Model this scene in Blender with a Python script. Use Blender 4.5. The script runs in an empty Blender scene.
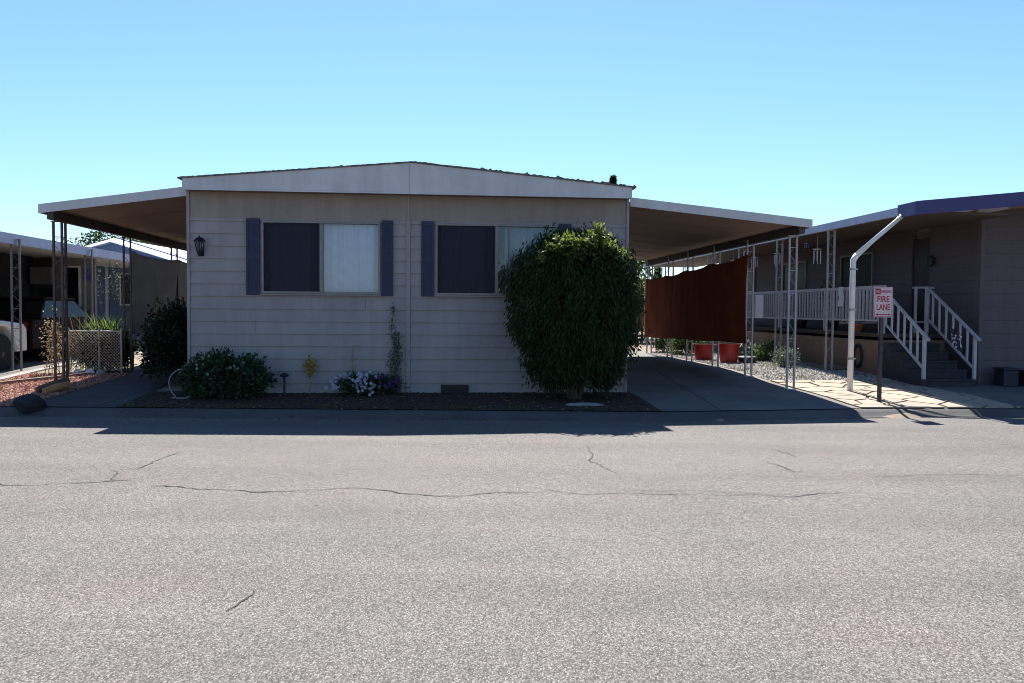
import bpy, bmesh, math, random
import numpy as np
from mathutils import Vector, Matrix
random.seed(7); RNG = np.random.default_rng(11)
S = bpy.context.scene; COL = S.collection
YAW = math.radians(5.0); CY, SY = math.cos(YAW), math.sin(YAW); OX, OY = -5.2, 13.25

def H(u, v, z=0.0): return Vector((OX + u*CY - v*SY, OY + u*SY + v*CY, z))
def sm(t): t = min(1.0, max(0.0, t)); return t*t*(3-2*t)
def yk(x): return 11.5 + 0.8*sm((x-1.5)/5.8)                # street edge of the kerb
def hz(x, y):                                                # lot height
    s = y - yk(x); return 0.095 + 0.07*sm(s/2.2) + 0.13*sm((s-2.0)/4.5)
def gz(u, v): p = H(u, v); return hz(p.x, p.y)

# ---------------------------------------------------------------- materials
def mat(name, col, rough=0.65, var=0.12, scale=3.0, bump=0.0, bscale=60.0, metal=0.0, spec=0.4, stretch=(1,1,1), col2=None, trans=0.0):
    m = bpy.data.materials.new(name); m.use_nodes = True; nt = m.node_tree; N = nt.nodes; L = nt.links
    b = N['Principled BSDF']; b.inputs['Roughness'].default_value = rough; b.inputs['Metallic'].default_value = metal
    b.inputs['Specular IOR Level'].default_value = spec
    tc = N.new('ShaderNodeTexCoord'); mp = N.new('ShaderNodeMapping'); mp.inputs['Scale'].default_value = stretch
    L.new(tc.outputs['Object'], mp.inputs['Vector'])
    n = N.new('ShaderNodeTexNoise'); n.inputs['Scale'].default_value = scale; n.inputs['Detail'].default_value = 6; n.inputs['Roughness'].default_value = 0.62
    L.new(mp.outputs['Vector'], n.inputs['Vector'])
    r = N.new('ShaderNodeValToRGB'); a = [c*(1-var) for c in col]; z = [min(1, c*(1+var)) for c in (col2 or col)]
    r.color_ramp.elements[0].position = 0.3; r.color_ramp.elements[1].position = 0.7
    r.color_ramp.elements[0].color = (*a, 1); r.color_ramp.elements[1].color = (*z, 1)
    L.new(n.outputs['Fac'], r.inputs['Fac']); L.new(r.outputs['Color'], b.inputs['Base Color'])
    if bump:
        n2 = N.new('ShaderNodeTexNoise'); n2.inputs['Scale'].default_value = bscale; n2.inputs['Detail'].default_value = 4
        L.new(tc.outputs['Object'], n2.inputs['Vector'])
        bp = N.new('ShaderNodeBump'); bp.inputs['Strength'].default_value = bump; bp.inputs['Distance'].default_value = 0.01
        L.new(n2.outputs['Fac'], bp.inputs['Height']); L.new(bp.outputs['Normal'], b.inputs['Normal'])
    if trans:
        out = N['Material Output']; t = N.new('ShaderNodeBsdfTranslucent'); mx = N.new('ShaderNodeMixShader'); mx.inputs[0].default_value = trans
        L.new(r.outputs['Color'], t.inputs['Color']); L.new(b.outputs[0], mx.inputs[1]); L.new(t.outputs[0], mx.inputs[2]); L.new(mx.outputs[0], out.inputs['Surface'])
    return m

def leafmat(name, cols, trans=0.35, rough=0.55):
    m = bpy.data.materials.new(name); m.use_nodes = True; nt = m.node_tree; N = nt.nodes; L = nt.links
    b = N['Principled BSDF']; b.inputs['Roughness'].default_value = rough; b.inputs['Specular IOR Level'].default_value = 0.3
    g = N.new('ShaderNodeNewGeometry'); r = N.new('ShaderNodeValToRGB'); cr = r.color_ramp
    while len(cr.elements) < len(cols): cr.elements.new(0.5)
    for i, c in enumerate(cols): cr.elements[i].position = i/(len(cols)-1); cr.elements[i].color = (*c, 1)
    L.new(g.outputs['Random Per Island'], r.inputs['Fac']); L.new(r.outputs['Color'], b.inputs['Base Color'])
    t = N.new('ShaderNodeBsdfTranslucent'); mx = N.new('ShaderNodeMixShader'); mx.inputs[0].default_value = trans
    hs = N.new('ShaderNodeHueSaturation'); hs.inputs['Value'].default_value = 1.5; hs.inputs['Hue'].default_value = 0.485
    L.new(r.outputs['Color'], hs.inputs['Color']); L.new(hs.outputs['Color'], t.inputs['Color'])
    L.new(b.outputs[0], mx.inputs[1]); L.new(t.outputs[0], mx.inputs[2]); L.new(mx.outputs[0], N['Material Output'].inputs['Surface'])
    return m

def ramp2(N, L, src, p0, c0, p1, c1):
    r = N.new('ShaderNodeValToRGB'); e = r.color_ramp.elements
    e[0].position = p0; e[0].color = (*c0, 1); e[1].position = p1; e[1].color = (*c1, 1); L.new(src, r.inputs['Fac']); return r
def mixc(N, L, mode, fac, a, b):
    m = N.new('ShaderNodeMix'); m.data_type = 'RGBA'; m.blend_type = mode
    if isinstance(fac, float): m.inputs[0].default_value = fac
    else: L.new(fac, m.inputs[0])
    L.new(a, m.inputs[6])
    if isinstance(b, tuple): m.inputs[7].default_value = (*b, 1)
    else: L.new(b, m.inputs[7])
    return m.outputs[2]
def noise(N, L, vec, sc, det=3, rough=0.6):
    n = N.new('ShaderNodeTexNoise'); n.inputs['Scale'].default_value = sc; n.inputs['Detail'].default_value = det; n.inputs['Roughness'].default_value = rough
    L.new(vec, n.inputs['Vector']); return n.outputs['Fac']

def asphalt():
    m = bpy.data.materials.new('asphalt'); m.use_nodes = True; nt = m.node_tree; N = nt.nodes; L = nt.links
    b = N['Principled BSDF']; b.inputs['Roughness'].default_value = 0.86; b.inputs['Specular IOR Level'].default_value = 0.24
    tc = N.new('ShaderNodeTexCoord').outputs['Object']
    v = N.new('ShaderNodeTexVoronoi'); v.inputs['Scale'].default_value = 140; mv = N.new('ShaderNodeMapping'); mv.inputs['Scale'].default_value = (1, .62, 1); L.new(tc, mv.inputs['Vector']); L.new(mv.outputs[0], v.inputs['Vector'])
    sep = N.new('ShaderNodeSeparateColor'); L.new(v.outputs['Color'], sep.inputs[0])
    stones = ramp2(N, L, sep.outputs[0], 0.0, (0.080,0.076,0.071), 1.0, (0.31,0.291,0.270))
    stones.color_ramp.elements.new(0.45).color = (0.157,0.148,0.137,1); stones.color_ramp.elements.new(0.86).color = (0.213,0.201,0.186,1)
    gaps = ramp2(N, L, v.outputs['Distance'], 0.35, (1,1,1), 0.75, (0.5,0.5,0.5))
    c = mixc(N, L, 'MULTIPLY', 1.0, stones.outputs[0], gaps.outputs[0])
    f2 = ramp2(N, L, noise(N, L, tc, 60, 3, .8), 0.36, (0.84,0.83,0.83), 0.66, (1.15,1.14,1.13))
    c = mixc(N, L, 'MULTIPLY', 1.0, c, f2.outputs[0])
    big = ramp2(N, L, noise(N, L, tc, 0.55, 6, .6), 0.3, (0.90,0.90,0.92), 0.7, (1.08,1.06,1.05))
    c = mixc(N, L, 'MULTIPLY', 1.0, c, big.outputs[0])
    mp = N.new('ShaderNodeMapping'); mp.inputs['Scale'].default_value = (0.25, 1.6, 1); L.new(tc, mp.inputs['Vector'])
    lane = ramp2(N, L, noise(N, L, mp.outputs[0], 1.0, 4, .6), 0.35, (0.93,0.93,0.94), 0.65, (1.05,1.04,1.03))
    c = mixc(N, L, 'MULTIPLY', 1.0, c, lane.outputs[0])
    st = ramp2(N, L, noise(N, L, tc, 1.3, 3, .5), 0.66, (1,1,1), 0.80, (0.70,0.68,0.68))
    c = mixc(N, L, 'MULTIPLY', 0.6, c, st.outputs[0])
    pk = ramp2(N, L, noise(N, L, tc, 0.8, 4, .6), 0.50, (1,1,1), 0.72, (1.06,0.97,0.985))
    c = mixc(N, L, 'MULTIPLY', 1.0, c, pk.outputs[0])
    sy = N.new('ShaderNodeSeparateXYZ'); L.new(tc, sy.inputs[0]); wv = N.new('ShaderNodeMath'); wv.operation = 'SINE'; ml = N.new('ShaderNodeMath'); ml.operation = 'MULTIPLY_ADD'; ml.inputs[1].default_value = 3.9; ml.inputs[2].default_value = .6
    nw = N.new('ShaderNodeMath'); nw.operation = 'MULTIPLY_ADD'; nw.inputs[1].default_value = 1.1; L.new(noise(N, L, tc, .35, 3), nw.inputs[0]); L.new(sy.outputs[1], nw.inputs[2]); L.new(nw.outputs[0], ml.inputs[0]); L.new(ml.outputs[0], wv.inputs[0])
    ln2 = ramp2(N, L, wv.outputs[0], 0.0, (1,1,1), 0.95, (0.92,0.915,0.915)); c = mixc(N, L, 'MULTIPLY', 1.0, c, ln2.outputs[0])
    L.new(c, b.inputs['Base Color'])
    bp = N.new('ShaderNodeBump'); bp.inputs['Strength'].default_value = 0.55; bp.inputs['Distance'].default_value = 0.004; bp.invert = True
    L.new(v.outputs['Distance'], bp.inputs['Height']); L.new(bp.outputs['Normal'], b.inputs['Normal'])
    return m

def concrete(name, col, joint=None, stain=0.35, crack=0.0):
    m = bpy.data.materials.new(name); m.use_nodes = True; nt = m.node_tree; N = nt.nodes; L = nt.links
    b = N['Principled BSDF']; b.inputs['Roughness'].default_value = 0.85; b.inputs['Specular IOR Level'].default_value = 0.3
    tc = N.new('ShaderNodeTexCoord').outputs['Object']
    c = ramp2(N, L, noise(N, L, tc, 45, 3, .7), 0.3, tuple(x*.82 for x in col), 0.7, tuple(x*1.12 for x in col)).outputs[0]
    f = ramp2(N, L, noise(N, L, tc, 0.9, 6, .65), 0.3, (1-stain,)*3, 0.68, (1.08,1.07,1.05))
    c = mixc(N, L, 'MULTIPLY', 1.0, c, f.outputs[0])
    o = ramp2(N, L, noise(N, L, tc, 2.4, 3, .5), 0.72, (1,1,1), 0.78, (0.35,0.33,0.32))
    c = mixc(N, L, 'MULTIPLY', 0.7, c, o.outputs[0])
    if joint:
        br = N.new('ShaderNodeTexBrick'); br.offset = 0; br.inputs['Scale'].default_value = 1.0
        br.inputs['Brick Width'].default_value = joint[0]; br.inputs['Row Height'].default_value = joint[1]; br.inputs['Mortar Size'].default_value = 0.012
        br.inputs['Color1'].default_value = (1,1,1,1); br.inputs['Color2'].default_value = (.95,.95,.95,1); br.inputs['Mortar'].default_value = (.3,.28,.26,1)
        L.new(tc, br.inputs['Vector']); c = mixc(N, L, 'MULTIPLY', 1.0, c, br.outputs['Color'])
    L.new(c, b.inputs['Base Color'])
    bp = N.new('ShaderNodeBump'); bp.inputs['Strength'].default_value = 0.3; bp.inputs['Distance'].default_value = 0.005
    L.new(noise(N, L, tc, 120, 3), bp.inputs['Height']); L.new(bp.outputs['Normal'], b.inputs['Normal'])
    return m

def siding(name, col, dirt):
    m = bpy.data.materials.new(name); m.use_nodes = True; nt = m.node_tree; N = nt.nodes; L = nt.links
    b = N['Principled BSDF']; b.inputs['Roughness'].default_value = 0.6; b.inputs['Specular IOR Level'].default_value = 0.3
    tc = N.new('ShaderNodeTexCoord').outputs['Object']
    mp = N.new('ShaderNodeMapping'); mp.inputs['Scale'].default_value = (5, 5, 0.5); L.new(tc, mp.inputs['Vector'])
    c = ramp2(N, L, noise(N, L, mp.outputs[0], 1.0, 5, .65), 0.3, tuple(x*(1-dirt) for x in col), 0.62, tuple(x*1.04 for x in col)).outputs[0]
    f = ramp2(N, L, noise(N, L, tc, 1.1, 6, .7), 0.3, (0.86,0.85,0.84), 0.65, (1.05,1.05,1.05))
    c = mixc(N, L, 'MULTIPLY', 1.0, c, f.outputs[0])
    sp = ramp2(N, L, noise(N, L, tc, 24, 3, .6), 0.27, (0.7,0.68,0.66), 0.33, (1,1,1))
    c = mixc(N, L, 'MULTIPLY', 0.5, c, sp.outputs[0])
    L.new(c, b.inputs['Base Color'])
    mp2 = N.new('ShaderNodeMapping'); mp2.inputs['Scale'].default_value = (3, 3, 60); L.new(tc, mp2.inputs['Vector'])
    bp = N.new('ShaderNodeBump'); bp.inputs['Strength'].default_value = 0.15; bp.inputs['Distance'].default_value = 0.004
    L.new(noise(N, L, mp2.outputs[0], 1, 3), bp.inputs['Height']); L.new(bp.outputs['Normal'], b.inputs['Normal'])
    return m

def glassmat(name, tint=(0.93,0.95,0.97), dirt=0.04):
    m = bpy.data.materials.new(name); m.use_nodes = True; nt = m.node_tree; N = nt.nodes; L = nt.links
    N.remove(N['Principled BSDF']); t = N.new('ShaderNodeBsdfTransparent'); t.inputs[0].default_value = (*tint, 1)
    g = N.new('ShaderNodeBsdfGlossy'); g.inputs['Roughness'].default_value = 0.04; g.inputs['Color'].default_value = (0.9,0.95,1,1)
    d = N.new('ShaderNodeBsdfDiffuse'); d.inputs[0].default_value = (0.35,0.36,0.4,1)
    fr = N.new('ShaderNodeFresnel'); fr.inputs['IOR'].default_value = 1.45
    m1 = N.new('ShaderNodeMixShader'); m1.inputs[0].default_value = dirt; L.new(t.outputs[0], m1.inputs[1]); L.new(d.outputs[0], m1.inputs[2])
    m2 = N.new('ShaderNodeMixShader'); L.new(fr.outputs[0], m2.inputs[0]); L.new(m1.outputs[0], m2.inputs[1]); L.new(g.outputs[0], m2.inputs[2])
    L.new(m2.outputs[0], N['Material Output'].inputs['Surface']); return m

def screenmat(name, col, op):
    m = bpy.data.materials.new(name); m.use_nodes = True; nt = m.node_tree; N = nt.nodes; L = nt.links
    N.remove(N['Principled BSDF']); t = N.new('ShaderNodeBsdfTransparent'); d = N.new('ShaderNodeBsdfDiffuse'); d.inputs[0].default_value = (*col, 1)
    x = N.new('ShaderNodeMixShader'); x.inputs[0].default_value = op; L.new(t.outputs[0], x.inputs[1]); L.new(d.outputs[0], x.inputs[2])
    L.new(x.outputs[0], N['Material Output'].inputs['Surface']); return m

M = dict(
    asphalt=asphalt(), crack=mat('crack filler', (0.028,0.028,0.03), 0.9, .3, 30),
    kerb=concrete('kerb concrete', (0.088,0.085,0.083), None, .4),
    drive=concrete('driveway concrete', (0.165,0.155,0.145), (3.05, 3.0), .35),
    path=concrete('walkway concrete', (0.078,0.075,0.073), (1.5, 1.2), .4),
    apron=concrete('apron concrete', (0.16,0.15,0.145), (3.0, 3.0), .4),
    paver=concrete('flagstone', (0.36,0.29,0.225), None, .25),
    mortar=mat('flagstone mortar', (0.16,0.14,0.115), 0.95, .3, 8, .5, 90),
    dirt=mat('dry dirt', (0.17,0.13,0.10), 0.95, .35, 1.5, .5, 40, col2=(0.22,0.18,0.13)),
    mulch=mat('dark mulch', (0.026,0.014,0.010), 0.95, .5, 30, 1.0, 70, col2=(0.05,0.028,0.019)),
    lava=leafmat('lava stones', [(0.16,0.06,0.045),(0.30,0.12,0.08),(0.42,0.22,0.15),(0.24,0.10,0.08),(0.5,0.32,0.24)], 0.0, .95),
    gravel=leafmat('gravel stones', [(0.16,0.15,0.14),(0.30,0.28,0.25),(0.42,0.39,0.34),(0.24,0.22,0.20),(0.55,0.52,0.47)], 0.0, .9),
    siding=siding('cream lap siding', (0.29,0.26,0.255), .12),
    frieze=siding('frieze board', (0.27,0.232,0.205), .14),
    fascia=siding('white painted fascia', (0.52,0.51,0.52), .10),
    roof=mat('mossy roofing', (0.10,0.095,0.08), 0.95, .4, 14, .8, 60, col2=(0.15,0.14,0.11)),
    trim=siding('painted trim', (0.29,0.26,0.255), .1),
    shutter=mat('navy shutter paint', (0.012,0.017,0.052), 0.5, .2, 6, .05),
    alu=mat('aluminium frame', (0.19,0.175,0.165), 0.45, .15, 10, 0, metal=0.35),
    glass=glassmat('window glass'), screen=screenmat('insect screen', (0.03,0.032,0.045), .55),
    curtain_w=mat('white curtain', (0.78,0.80,0.88), 0.9, .06, 8, trans=.15), curtain_g=mat('grey curtain', (0.30,0.32,0.37), 0.9, .08, 8), curtain_d=mat('slate curtain', (0.34,0.31,0.56), 0.9, .15, 6),
    black=mat('dark void', (0.012,0.012,0.014), 0.8), iron=mat('black iron', (0.02,0.02,0.022), 0.45, .2, 20, metal=.5),
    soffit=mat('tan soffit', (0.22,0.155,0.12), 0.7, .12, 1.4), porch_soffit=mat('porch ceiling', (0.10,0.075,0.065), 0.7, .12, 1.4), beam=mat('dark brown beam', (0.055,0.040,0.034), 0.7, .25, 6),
    post_br=mat('brown post paint', (0.07,0.042,0.038), 0.6, .3, 14), post_w=mat('off white post paint', (0.31,0.30,0.315), 0.55, .18, 14),
    post_g=mat('grey post paint', (0.20,0.19,0.195), 0.6, .2, 14),
    rust=mat('rust shade fabric', (0.33,0.10,0.038), 0.9, .30, 2.0, .3, 180, trans=.5, col2=(0.27,0.08,0.03)),
    tarp=mat('grey shade fabric', (0.60,0.59,0.56), 0.9, .12, 2.2, .15, 150, trans=.35),
    wire=mat('galvanised wire', (0.42,0.36,0.30), 0.5, .3, 20, metal=.3), galv=mat('galvanised pipe', (0.38,0.35,0.32), 0.5, .2, 12, metal=.4),
    red=mat('red plastic', (0.26,0.010,0.010), 0.45, .15, 5), terracotta=mat('terracotta', (0.45,0.14,0.05), 0.8, .2, 8),
    white=mat('white paint', (0.66,0.65,0.64), 0.5, .14, 7), whitep=mat('white plastic', (0.62,0.62,0.64), 0.4, .1, 8),
    carw=mat('white car paint', (0.72,0.73,0.75), 0.25, .03, 2, spec=.6), card=mat('maroon car paint', (0.016,0.004,0.008), 0.6, .1, 2, spec=.06),
    tyre=mat('tyre rubber', (0.009,0.009,0.009), 0.85, .2, 20), rim=mat('wheel rim', (0.12,0.12,0.13), 0.4, .1, 8, metal=.6),
    lamp_r=mat('red lens', (0.35,0.01,0.01), .2), lamp_c=mat('clear lens', (0.6,0.6,0.62), .15), carglass=mat('car glass', (0.005,0.006,0.007), 0.3, 0, spec=.12),
    nwall=siding('mauve grey siding', (0.105,0.082,0.086), .14), nfasc=mat('indigo fascia paint', (0.038,0.035,0.135), 0.5, .12, 3),
    nbeam=mat('lavender gutter paint', (0.34,0.35,0.45), 0.45, .12, 4), skirt=siding('tan skirting', (0.24,0.15,0.10), .15),
    deck=mat('deck boards', (0.07,0.055,0.045), 0.85, .3, 5, .3, 30), stepm=mat('step carpet', (0.04,0.038,0.042), 0.95, .25, 10, .4, 160),
    rail=mat('white rail paint', (0.40,0.40,0.42), 0.5, .12, 9), door=mat('brown door', (0.022,0.013,0.012), 0.5, .25, 5),
    lwall=siding('grey green wall', (0.06,0.062,0.062), .15), lpale=siding('pale siding', (0.22,0.22,0.21), .1),
    blue=siding('slate blue siding', (0.095,0.145,0.29), .12), bluetrim=mat('pale blue trim', (0.45,0.5,0.6), 0.6), bsign=mat('violet sign paint', (0.10,0.08,0.33), 0.5),
    wroof=mat('white metal roof', (0.80,0.80,0.80), 0.4, .06, 3), bark=mat('bark', (0.10,0.07,0.05), 0.95, .4, 12, 1.0, 50),
    wood=mat('weathered board', (0.18,0.14,0.11), 0.9, .25, 10, .3, 60, stretch=(1,8,8)), log=mat('split log', (0.42,0.20,0.075), 0.9, .3, 14, .4, 40),
    stone=mat('dark boulder', (0.022,0.021,0.022), 0.95, .5, 7, 1.0, 24), pstone=mat('pale stone', (0.27,0.26,0.25), 0.9, .2, 12, .5, 60),
    sign=mat('sign face', (0.62,0.47,0.46), 0.5, .05, 10), signred=mat('sign red', (0.33,0.012,0.03), 0.5, .08, 10),
    black_post=mat('dark sign post', (0.055,0.05,0.05), 0.6, .3, 14, metal=.3),
    hose=mat('pale hose', (0.30,0.30,0.31), 0.5, .15, 8),
    hedge=leafmat('bush leaves', [(0.008,0.018,0.004),(0.015,0.032,0.006),(0.027,0.050,0.010),(0.012,0.026,0.005)], .22),
    sunlit_leaf=leafmat('sunlit bush leaves', [(0.04,0.07,0.012),(0.075,0.115,0.022),(0.125,0.165,0.04)], .45),  # paler, more translucent copy of the bush leaves; sunlight put into the colour
    dark_leaf=leafmat('dark shrub leaves', [(0.008,0.016,0.007),(0.014,0.028,0.010),(0.02,0.036,0.014)], .12),
    flower_leaf=leafmat('flowering shrub leaves', [(0.012,0.028,0.012),(0.022,0.05,0.018),(0.04,0.075,0.032)], .2),
    bright_leaf=leafmat('strap leaves', [(0.05,0.10,0.015),(0.10,0.17,0.03),(0.16,0.20,0.04)], .4),
    tree_leaf=leafmat('tree leaves', [(0.018,0.035,0.012),(0.035,0.062,0.018),(0.055,0.085,0.025)], .3),
    yard_leaf=leafmat('yard tree leaves', [(0.02,0.045,0.012),(0.045,0.09,0.02),(0.075,0.13,0.03)], .35),
    conifer=leafmat('conifer needles', [(0.010,0.022,0.012),(0.018,0.036,0.018),(0.028,0.05,0.024)], .15),
    petal_g=leafmat('pale green heads', [(0.16,0.19,0.15),(0.26,0.29,0.25),(0.20,0.22,0.22)], .3),
    petal_w=leafmat('pale petals', [(0.34,0.34,0.42),(0.48,0.48,0.55),(0.38,0.36,0.50)], .3), petal_p=leafmat('purple petals', [(0.06,0.012,0.11),(0.10,0.02,0.16),(0.05,0.01,0.08)], .3),
    petal_y=leafmat('yellow blooms', [(0.30,0.20,0.03),(0.42,0.31,0.06),(0.22,0.15,0.04)], .3), petal_m=leafmat('magenta petals', [(0.35,0.02,0.12),(0.5,0.04,0.2)], .3),
    sage=leafmat('sage leaves', [(0.06,0.085,0.055),(0.10,0.13,0.085),(0.15,0.17,0.12)], .25), straw=leafmat('dry stems', [(0.22,0.16,0.08),(0.36,0.28,0.15),(0.28,0.22,0.12)], .25),
    grass=leafmat('weed blades', [(0.04,0.07,0.015),(0.08,0.11,0.03),(0.14,0.13,0.06)], .3),
    spot=mat('spotted cloth', (0.05,0.05,0.06), 0.9, .2, 5), chime=mat('chime metal', (0.55,0.55,0.58), 0.4, .1, 6, metal=.5), chime_b=mat('blue glass', (0.08,0.10,0.45), 0.2),
    box=mat('dark plastic box', (0.018,0.02,0.028), 0.6, .2, 8),
)

# ---------------------------------------------------------------- mesh builder (coordinates: u along the house front, v into the lot, z up)
class MB:
    def __init__(s): s.v = []; s.f = []; s.mi = []; s.cur = 0
    def add(s, vs, fs):
        o = len(s.v); s.v += [tuple(p) for p in vs]; s.f += [tuple(i+o for i in f) for f in fs]; s.mi += [s.cur]*len(fs); return s
    def hexa(s, p): return s.add(p, [(0,3,2,1),(4,5,6,7),(0,1,5,4),(1,2,6,5),(2,3,7,6),(3,0,4,7)])
    def box(s, x0, x1, y0, y1, z0, z1): return s.hexa([(x0,y0,z0),(x1,y0,z0),(x1,y1,z0),(x0,y1,z0),(x0,y0,z1),(x1,y0,z1),(x1,y1,z1),(x0,y1,z1)])
    def bar(s, a, b, w, h=None, up=(0,0,1)):
        a, b = Vector(a), Vector(b); d = (b-a).normalized(); h = h or w; up = Vector(up)
        if abs(d.dot(up)) > .98: up = Vector((0,1,0))
        x = d.cross(up).normalized()*w/2; y = x.cross(d).normalized()*h/2
        return s.hexa([a-x-y, a+x-y, b+x-y, b-x-y, a-x+y, a+x+y, b+x+y, b-x+y])
    def tube(s, pts, r, seg=8, closed=False):
        P = [Vector(p) for p in pts]; n = len(P); R = r if isinstance(r, (list,tuple)) else [r]*n; vs = []; up = None
        for i, p in enumerate(P):
            if closed: d = (P[(i+1) % n]-P[i-1]).normalized()
            else: d = (P[min(i+1,n-1)]-P[max(i-1,0)]).normalized()
            if up is None: up = Vector((0,0,1)) if abs(d.z) < .9 else Vector((0,1,0))
            x = d.cross(up).normalized(); y = x.cross(d).normalized(); up = y
            vs += [p+(x*math.cos(2*math.pi*k/seg)+y*math.sin(2*math.pi*k/seg))*R[i] for k in range(seg)]
        fs = []
        for i in range(n if closed else n-1):
            j = (i+1) % n
            fs += [(i*seg+k, i*seg+(k+1) % seg, j*seg+(k+1) % seg, j*seg+k) for k in range(seg)]
        if not closed: fs += [tuple(range(seg))[::-1], tuple(range((n-1)*seg, n*seg))]
        return s.add(vs, fs)
    def lathe(s, c, prof, seg=20, axis='z'):
        vs = []
        for r, h in prof:
            for k in range(seg):
                a = 2*math.pi*k/seg; p = (r*math.cos(a), r*math.sin(a), h)
                if axis == 'x': p = (p[2], p[0], p[1])
                if axis == 'y': p = (p[0], p[2], p[1])
                vs.append((c[0]+p[0], c[1]+p[1], c[2]+p[2]))
        n = len(prof); fs = [(i*seg+k, i*seg+(k+1) % seg, (i+1)*seg+(k+1) % seg, (i+1)*seg+k) for i in range(n-1) for k in range(seg)]
        fs += [tuple(range(seg))[::-1], tuple(range((n-1)*seg, n*seg))]
        return s.add(vs, fs)
    def prism(s, poly, off):
        n = len(poly); o = Vector(off); a = [Vector(p) for p in poly]
        fs = [tuple(range(n))[::-1], tuple(range(n, 2*n))] + [(i, (i+1) % n, n+(i+1) % n, n+i) for i in range(n)]
        return s.add(a+[p+o for p in a], fs)
    def arr(s, V, F): return s.add([tuple(x) for x in V.tolist()], [tuple(x) for x in F.tolist()])

ORG = {}
def props(o, label=None, cat=None, group=None, kind=None):
    if label: o['label'] = label
    if cat: o['category'] = cat
    if group: o['group'] = group
    if kind: o['kind'] = kind
def thing(name, label, cat, u, v, z=None, group=None):
    o = bpy.data.objects.new(name, None); COL.objects.link(o); z = gz(u, v) if z is None else z
    o.location = H(u, v, z); o.rotation_euler = (0, 0, YAW); o.empty_display_size = .2; props(o, label, cat, group); ORG[o.name] = (u, v, z); return o
def mesh_of(name, mb, mats, org=(0,0,0), smooth=False):
    me = bpy.data.meshes.new(name); me.from_pydata([(p[0]-org[0], p[1]-org[1], p[2]-org[2]) for p in mb.v], [], mb.f)
    for m in (mats if isinstance(mats, (list,tuple)) else [mats]): me.materials.append(m)
    if isinstance(mats, (list,tuple)): me.polygons.foreach_set('material_index', mb.mi)
    bm = bmesh.new(); bm.from_mesh(me); bmesh.ops.recalc_face_normals(bm, faces=bm.faces) if len(bm.faces) < 20000 else None; bm.to_mesh(me); bm.free()
    if smooth: me.polygons.foreach_set('use_smooth', [True]*len(me.polygons))
    me.update(); return me
def put(name, mb, mats, parent, at=None, smooth=False, bevel=0, label=None):
    """a part (mesh of its own) under a thing, or a sub-part under a part"""
    org = ORG[parent.name]
    me = mb if isinstance(mb, bpy.types.Mesh) else mesh_of(name, mb, mats, org if at is None else (0,0,0), smooth)
    o = bpy.data.objects.new(name, me); COL.objects.link(o); o.parent = parent
    if at is not None:
        o.location = (at[0]-org[0], at[1]-org[1], at[2]-org[2]); ORG[o.name] = tuple(at)
        ORG[o.name] = at
    else: ORG[o.name] = org
    if bevel:
        b = o.modifiers.new('bevel', 'BEVEL'); b.width = bevel; b.segments = 2; b.limit_method = 'ANGLE'
    if label: o['label'] = label
    return o
def single(name, mb, mats, label, cat, group=None, smooth=False, bevel=0, kind=None):
    V = np.array(mb.v); u, v, z = (V[:,0].min()+V[:,0].max())/2, (V[:,1].min()+V[:,1].max())/2, V[:,2].min()
    o = bpy.data.objects.new(name, mesh_of(name, mb, mats, (u,v,z), smooth)); COL.objects.link(o); o.location = H(u,v,z); o.rotation_euler = (0,0,YAW)
    props(o, label, cat, group, kind)
    if bevel:
        b = o.modifiers.new('bevel', 'BEVEL'); b.width = bevel; b.segments = 2; b.limit_method = 'ANGLE'
    return o
def dup(o, root, at):
    c = o.copy(); COL.objects.link(c); c.parent = root; og = ORG[root.name]; c.location = (at[0]-og[0], at[1]-og[1], at[2]-og[2]); ORG[c.name] = at; return c

def structure(name, bm_or_me, mats):
    o = bpy.data.objects.new(name, bm_or_me); COL.objects.link(o); o['kind'] = 'structure'
    for m in mats: bm_or_me.materials.append(m)
    return o
def patch(name, poly, m, off, step=0.4, thick=0.0):
    """a sheet lying on the lot: polygon in world x,y, cut into a grid and draped on the ground"""
    bm = bmesh.new(); f = bm.faces.new([bm.verts.new((x, y, 0)) for x, y in poly])
    xs = [p[0] for p in poly]; ys = [p[1] for p in poly]
    for ax, (a, b) in enumerate(((min(xs), max(xs)), (min(ys), max(ys)))):
        t = math.ceil(a/step)*step
        while t < b:
            co = [0,0,0]; no = [0,0,0]; co[ax] = t; no[ax] = 1
            bmesh.ops.bisect_plane(bm, geom=bm.verts[:]+bm.edges[:]+bm.faces[:], plane_co=co, plane_no=no, dist=1e-5); t += step
    for v in bm.verts: v.co.z = hz(v.co.x, v.co.y)+off
    bmesh.ops.triangulate(bm, faces=bm.faces); bmesh.ops.recalc_face_normals(bm, faces=bm.faces)
    if sum(q.normal.z for q in bm.faces) < 0: bmesh.ops.reverse_faces(bm, faces=bm.faces)
    me = bpy.data.meshes.new(name); bm.to_mesh(me); bm.free()
    return structure(name, me, [m])
def hp(u, v): p = H(u, v); return (p.x, p.y)
def kerb_edge(x0, x1, n=12): return [(x0+(x1-x0)*i/n, yk(x0+(x1-x0)*i/n)+0.33) for i in range(n+1)]
def up_to_kerb(u):                       # the v at which the line u = const meets the back of the kerb
    lo, hi = -6, 4
    for _ in range(40):
        mid = (lo+hi)/2; p = H(u, mid)
        if p.y < yk(p.x)+0.33: lo = mid
        else: hi = mid
    return hi
def front_patch(name, ua, ub, va, vb, m, off):  # from the kerb back to va (at ua) and vb (at ub)
    xa, xb = H(ua, up_to_kerb(ua)).x, H(ub, up_to_kerb(ub)).x
    return patch(name, kerb_edge(xa, xb)+[hp(ub, vb), hp(ua, va)], m, off)

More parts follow.
